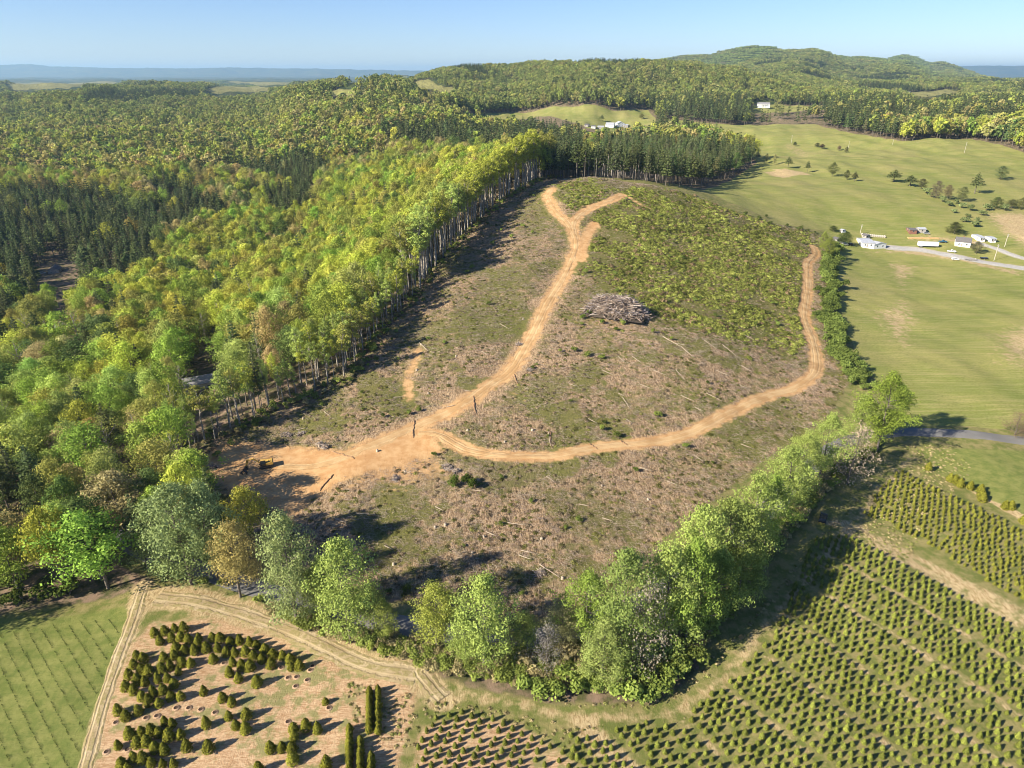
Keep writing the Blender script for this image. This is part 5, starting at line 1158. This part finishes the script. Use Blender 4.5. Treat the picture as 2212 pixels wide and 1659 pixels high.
# farm on the right
house(2078,530,62,9.5,7.5,3.2,2.6,M_WHITE,M_DKROOF,'white farmhouse with dark gabled roof and chimney by the gravel drive','house',2,chimney=True)
house(1868,528,78,8,17,2.7,.9,M_WHITE,M_METALR,'long white mobile home with low pale roof behind the dark green tree','mobile home',2)
house(1893,534,18,6,11,2.8,1.2,M_WHITE,M_METALR,'white gabled addition at the right end of the long mobile home','house',2,name='house_addition')
house(2112,517,85,3.6,12,2.4,.4,M_WHITE,M_METALR,'small white trailer home, left of the pair behind the farmhouse','mobile home',2,name='mobile_home')
house(2138,520,85,3.6,9,2.4,.4,M_WHITE,M_METALR,'small white trailer home, right of the pair behind the farmhouse','mobile home',2,name='mobile_home')
house(1968,501,80,5,9,2.2,.5,M_RED,M_DKROOF,'low rust-red open shed behind the hay-coloured strip','shed',1,door=False,name='shed')
house(1988,500,80,5,7,2.4,.7,M_GREY,M_METALR,'grey shed with bright metal roof joined to the rust-red one','shed',1,name='shed')
house(1870,522-8,20,4,4,2.2,.8,M_GREY,M_DKROOF,'small dark shed behind the mobile home roof','shed',1,name='shed')
house(1820,502,20,2.4,3.4,2,.4,M_WHITE,M_METALR,'tiny pale shed behind the tree left of the hay bales','shed',1,name='shed')
house(1808,522,20,5,6,2.3,.8,M_GREY,M_DKROOF,'dark small outbuilding shaded at the top of the hedge','shed',1,name='shed')
# barns in the back pasture
for (a, b, rz, L, Wd, hw, hr, wl, rf, lab) in (
  (1318,274,75,16,22,4.5,3.5,M_WHITE,M_METALR,'large white barn with pale metal roof, middle of the far barn group'),(1338,272,20,12,16,5,3.5,M_WHITE,M_METALR,'tall white gabled barn at the right of the far group'),
  (1352,274,80,9,18,3.5,1.6,M_GREY,M_METALR,'long low grey barn at the far right of the group'),(1298,277,80,12,16,3,1.5,M_GREY,M_METALR,'low barn with light roof in front of the far group'),
  (1282,276,80,8,16,3,1.4,M_WHITE,M_DKROOF,'dark-roofed open shed at the left of the far barns'),(1268,272,70,7,12,2.5,1.4,M_GREY,M_DKROOF,'small dark shed left of the far barns')):
    house(a, b, rz, L, Wd, hw, hr, wl, rf, lab, 'barn', 2, name='barn')
e = house(1648,232,80,26,13,6.5,3.6,M_WHITE,M_ROOFG,'large white country mansion with columns and grey roof among far trees','house',5,name='country_house')
for k in range(4): MB().cyl((-8.3, -5+3.3*k, -.5), (-8.3, -5+3.3*k, 6.2), .3).build('column', M_WHITE, e)
MB().box((-7.8, 0, 6.4), (2.6, 12, .5)).build('portico_roof', M_WHITE, e)
house(730,192,60,9,16,3,1.6,M_GREY,M_DKROOF,'small grey house on the far bald knoll at left','house',2)
house(1963,262-62,50,10,16,3,2,M_TAN,M_DKROOF,'tiny house on the distant meadow knoll at right','house',2)
# houses in the left woods
house(440,835,-62,15,8.5,3.2,2.0,M_TAN,M_ROOFG,'long house with grey shingle roof in the left woods','house',4)
house(120,588,20,11,8,2.8,2.6,M_GREY,M_DKROOF,'house with dark gable in the far clearing of the left woods','house',2)
house(133,712,35,10,6,2.8,1.4,M_WHITE,M_METALR,'white trailer home half hidden among the left trees','mobile home',3,name='mobile_home')
# vehicles
def wheels(e, xs, y, rad, wd):
    for x_ in xs:
        for sy in (-1, 1):
            w_ = MB().cyl((x_, sy*(y-wd/2), rad), (x_, sy*(y+wd/2), rad), rad, sides=16).build('wheel', M_TYRE, e); MB().cyl((x_, sy*(y+wd/2), rad), (x_, sy*(y+wd/2+.02), rad), rad*.55).build('rim', M_METALR, w_)
def vehicle(px, py, rz, kind, mat, label, cat_, name):
    e = root(name, px, py, rz, label, cat_, dz=.1)
    if kind == 'suv':
        MB().prism([(-2.2,.45),(2.25,.45),(2.3,.75),(2.15,1.0),(1.2,1.1),(-2.2,1.12),(-2.3,.8)], -.92, .92).build('body', mat, e, .05)
        MB().prism([(1.05,1.1),(.45,1.68),(-1.9,1.7),(-2.15,1.12)], -.78, .78).build('cabin', mat, e, .04)
        MB().prism([(.95,1.16),(.48,1.6),(-1.85,1.62),(-2.0,1.18)], -.80, .80).build('side_windows', M_GLASS, e); MB().box((.78,0,1.4), (.05,1.3,.6), ry=R(-45)).build('windscreen', M_GLASS, e)
    elif kind == 'pickup':
        MB().prism([(-2.7,.5),(2.7,.5),(2.75,.85),(2.6,1.15),(1.4,1.22),(-.4,1.22),(-.4,1.15),(-2.7,1.15)], -.95, .95).build('body', mat, e, .05)
        MB().prism([(1.25,1.2),(.65,1.82),(-.35,1.82),(-.45,1.2)], -.8, .8).build('cabin', mat, e, .04); MB().prism([(1.12,1.26),(.66,1.74),(-.25,1.74),(-.3,1.26)], -.82, .82).build('side_windows', M_GLASS, e)
        MB().box((-1.55,0,1.17), (2.1,1.5,.04)).build('bed', M_BLACK, e)
    for sy in (-.65, .65): MB().box((2.28 if kind == 'suv' else 2.72, sy, .82), (.06,.35,.18)).build('headlight', M_METALR, e)
    wheels(e, (-1.4, 1.4) if kind == 'suv' else (-1.75, 1.75), .85, .36, .26)
    return e
vehicle(1777,1124,60,'suv',M_BLACK,'dark car parked in the shade between the tree row and nursery','car','parked_car')
M_BLUE = paint('blue_paint', (.04,.12,.20), .3); M_CARW = paint('white_paint', (.75,.75,.75), .3); M_SILV = paint('silver_paint', (.45,.46,.48), .3, .5)
vehicle(2036,524,0,'pickup',M_BLUE,'dark blue pickup parked left of the white farmhouse','pickup truck','pickup_truck')
vehicle(2055,545,-25,'pickup',M_CARW,'white pickup on the gravel drive below the farmhouse','pickup truck','pickup_truck')
vehicle(2063,562,-10,'suv',M_CARW,'white car at the lower edge of the gravel drive','car','parked_car')
vehicle(2001,506,-10,'suv',M_SILV,'silver car beside the grey shed','car','parked_car')
vehicle(1838,530,20,'suv',M_BLACK,'dark car parked at the left end of the long mobile home','car','parked_car')
vehicle(1825,530,10,'suv',M_SILV,'grey car behind the dark one left of the mobile home','car','parked_car')
vehicle(92,592,20,'suv',M_SILV,'silver car left of the dark-gabled house in the woods','car','parked_car')
e = root('semi_trailer', 2003, 534, -8, 'long white box trailer parked beside the gravel drive', 'trailer')
MB().box((0,0,2.5), (13.5,2.6,2.7)).build('box_body', M_CARW, e, .04); MB().box((0,0,1.08), (13,1.0,.18)).build('chassis', M_BLACK, e); wheels(e, (-5.4, -4.2), 1.0, .5, .3); MB().box((4.5,-.8,.5), (.15,.15,1.0)).box((4.5,.8,.5), (.15,.15,1.0)).build('landing_leg', M_BLACK, e)
e = root('flatbed_trailer', 2095, 562, -10, 'empty flat trailer on the lower edge of the gravel drive', 'trailer')
MB().box((0,0,.75), (7,2.2,.2)).box((3.4,0,1.1), (.1,2.2,.6)).build('deck', M_GREY, e); wheels(e, (-1,0), .95, .35, .2); MB().cyl((3.5,0,.7), (5,0,.5), .07).build('drawbar', M_BLACK, e)
e = root('cargo_trailer', 2125, 560, -10, 'dark utility trailer near the tall pole by the drive', 'trailer')
MB().box((0,0,.9), (4.5,2,.7)).build('box_body', M_BLACK, e, .03); wheels(e, (0,), .95, .35, .2); MB().cyl((2.2,0,.6), (3.6,0,.5), .06).build('drawbar', M_BLACK, e)
e = root('lumber_stack', 1995, 516, -4, 'long low tan stack of boards behind the white box trailer', 'lumber stack')
m_ = MB(); [m_.box((0, j*.9, .25+.4*k), (22, .8, .36)) for j in range(3) for k in range(2)]; m_.build('boards', simple('fresh_boards', (.50,.32,.14), (.62,.42,.20), 1), e)
M_HAY = simple('hay', (.42,.38,.30), (.58,.53,.44), 4, bump=.4)
hb = P([(1862,508),(1910,513)])
for i in range(12):
    q = hb[0]+(hb[1]-hb[0])*i/11; e = root('hay_bale', 0, 0, 60, 'round weathered hay bale in the row behind the mobile home', 'hay bale', 'round hay bales in a row', xy=q)
    MB().cyl((-.75,0,.8), (.75,0,.8), .85, sides=18).build('bale', M_HAY, e); MB().cyl((-.77,0,.8), (.77,0,.8), .5, sides=14).build('core', M_GREY, e)
# poles
M_POLE = simple('pale_pole', (.42,.38,.32), (.55,.50,.43), 2)
def pole(px, py, top, lab, xy=None, h=None):
    e = root('utility_pole', px, py, 20, lab, 'utility pole'); hh = hfor(e.location.x, e.location.y, top)
    hh = min(max(hh, 7), 14); MB().cyl((0,0,-.3), (0,0,hh), .2, .13, 8).build('post', M_POLE, e); a_ = MB().box((0,0,hh-.7), (2.4,.14,.16)).build('crossarm', M_POLE, e)
    for x_ in (-1, 0, 1): MB().cyl((x_,0,hh-.62), (x_,0,hh-.35), .07, .04, 6).build('insulator', M_METALR, a_)
    if py > 480: MB().cyl((.35,0,hh-2), (.35,0,hh-1.2), .25, sides=10).build('transformer', M_METALR, e)
    return e
for a in ((1858,505,484,'utility pole behind the long mobile home roof'),(2170,533,505,'utility pole on the right beside the second lane'),(2147,563,528,'tall pale pole by the gravel drive right of the farmhouse'),(2083,330,307,'pale leaning pole in the far right pasture'),(1832,322,305,'pole in the far pasture beside the small leaning tree'),(1709,309,292,'pole in the middle of the far pasture'),(1563,303,290,'leftmost pole in the far pasture'),(1928,312,302,'pole at the edge of woods in the far right pasture')): pole(*a)
# masts on the far summits
for (px, hgt, lab) in ((1610, 60, 'thin communication mast on the highest far summit'), (1955, 55, 'thin mast on the small conical far summit')):
    i_ = 2 if px < 1800 else 3; (ta, te), D = RIDGES[i_][:2]; a_ = (px-1106)/F/math.cos(PITCH)
    e = root('communication_mast', 0, 0, 0, lab, 'mast', xy=np.array([a_*D, D])); m = MB()
    for k in range(3): t = k*2.094; m.cyl((3*math.cos(t), 3*math.sin(t), -5), (.6*math.cos(t), .6*math.sin(t), hgt), .5, .4, 5)
    m.build('lattice_tower', M_GREY, e)
    for z_ in (hgt*.7, hgt*.9): MB().cyl((-1.5,0,z_), (1.5,0,z_), 1.6, sides=10).build('dish', M_METALR, e)
# excavator on the landing
e = root('excavator', 574, 1008, 20, 'yellow excavator parked on the shaded orange landing with its boom folded down', 'excavator')
M_YEL = simple('worn_yellow_paint', (.42,.26,.06), (.55,.36,.09), 2, .5); M_DARK = simple('dark_steel', (.03,.03,.03), (.07,.06,.05), 3, .6)
for sy in (-1.15, 1.15):
    t_ = MB(); t_.prism([(-1.9,.45),(-1.6,.08),(1.6,.08),(1.95,.45),(1.7,.9),(-1.7,.9)], sy-.3, sy+.3); tr_ = t_.build('track', M_DARK, e, .04)
    for x_ in (-1.5, -.75, 0, .75, 1.5): MB().cyl((x_, sy-.33, .38), (x_, sy+.33, .38), .24).build('roller', M_DARK, tr_)
MB().cyl((0,0,.8), (0,0,1.1), .8, sides=20).build('slew_ring', M_DARK, e)
MB().prism([(.9,1.1),(.9,1.9),(-1.6,2.05),(-2.2,1.9),(-2.3,1.1)], -1.3, 1.3).build('body', M_YEL, e, .08)
MB().prism([(-1.6,1.1),(-1.6,2.2),(-2.3,2.15),(-2.55,1.7),(-2.45,1.1)], -1.32, 1.32).build('counterweight', M_YEL, e, .1)
c_ = MB().prism([(1.1,1.1),(1.45,1.7),(1.3,2.9),(-.2,2.95),(-.3,1.1)], .35, 1.3).build('cab', M_DARK, e, .06); MB().prism([(1.2,1.8),(1.1,2.75),(-.05,2.78),(-.1,1.8)], .33, 1.33).build('cab_glass', M_GLASS, c_); MB().box((.5,.82,2.99), (1.5,.9,.08)).build('cab_roof', M_YEL, c_)
MB().prism([(.8,1.3),(1.3,1.6),(3.2,3.6),(5.2,3.3),(5.25,2.95),(3.4,3.1),(1.3,1.15)], -.35, .05).build('boom', M_YEL, e, .03)
MB().prism([(5.0,3.5),(5.45,3.3),(6.0,1.2),(5.7,.9),(5.4,1.1),(4.8,3.0)], -.28, -.02).build('stick', M_YEL, e, .02)
MB().cyl((2.0,-.15,1.9), (4.2,-.15,3.15), .09).build('hydraulic_ram', M_METALR, e); b_ = MB().prism([(5.5,1.1),(6.1,1.1),(6.5,.5),(6.1,.02),(5.3,.05),(5.2,.6)], -.75, .45).build('bucket', M_DARK, e, .03)
MB().cyl((-1.2,.6,2.0), (-1.2,.6,2.6), .07).build('exhaust', M_DARK, e)
e.rotation_euler = (0, 0, R(198))
# grapple lying left of the excavator
e = root('grapple', 528, 1025, 0, 'dark steel grapple head on the ground left of the excavator', 'grapple')
for s_ in (-1, 1): MB().prism([(0,1.5),(s_*.9,1.1),(s_*1.1,.5),(s_*.4,.05),(s_*.75,.6),(s_*.6,.9),(0,1.2)], -.35, .35).build('jaw', M_DARK, e)
MB().cyl((0,0,1.3), (0,0,2.1), .22).build('rotator', M_DARK, e)

# ------------------------------------------------------------------ air
hz = MB().box((0, 12000, 165), (96000, 70000, 630)).build('haze', M_WHITE)
hz.data.materials.clear(); mh = bpy.data.materials.new('haze'); mh.use_nodes = True; t_ = mh.node_tree; t_.nodes.clear()
o_ = t_.nodes.new('ShaderNodeOutputMaterial'); v_ = t_.nodes.new('ShaderNodeVolumePrincipled'); v_.inputs['Color'].default_value = (.46,.74,1,1); v_.inputs['Density'].default_value = 4.0e-5; v_.inputs['Anisotropy'].default_value = .2
t_.links.new(v_.outputs[0], o_.inputs['Volume']); hz.data.materials.append(mh); hz['kind'] = 'stuff'

# ------------------------------------------------------------------ labels: tell look-alikes apart by their place in their row
def spread_labels():
    by = {}
    for o in bpy.data.objects:
        if o.parent is None and o.get('label') and o.get('kind') is None and o.name in COL.objects: by.setdefault(o['label'], []).append(o)
    ordn = ['leftmost','second from left','third from left','fourth from left','fifth from left','sixth from left','seventh from left','eighth from left','ninth from left']
    for lab, os_ in by.items():
        if len(os_) < 2: continue
        pr = {o.name: project(o.location.x, o.location.y, o.location.z) for o in os_}
        nb_ = math.ceil(len(os_)/9); os_.sort(key=lambda o: pr[o.name][1]); per = math.ceil(len(os_)/nb_)
        for b in range(nb_):
            row = sorted(os_[b*per:(b+1)*per], key=lambda o: pr[o.name][0])
            rw_ = '' if nb_ == 1 else '%s row' % ('eighth','ninth','tenth','eleventh','twelfth')[b-7] if 7 <= b < min(12, nb_-1) else ('back row' if b == 0 else 'front row' if b == nb_-1 else ('second row' if b == 1 else 'third row' if b == 2 else 'fourth row' if b == 3 else 'fifth row' if b == 4 else 'sixth row' if b == 5 else 'seventh row'))
            for i, o in enumerate(row):
                w_ = ordn[i] if i < len(row)-1 or len(row) == 1 else 'rightmost'
                new = lab+', '+(rw_+', ' if rw_ else '')+w_
                if len(new.split()) <= 16: o['label'] = new
spread_labels()
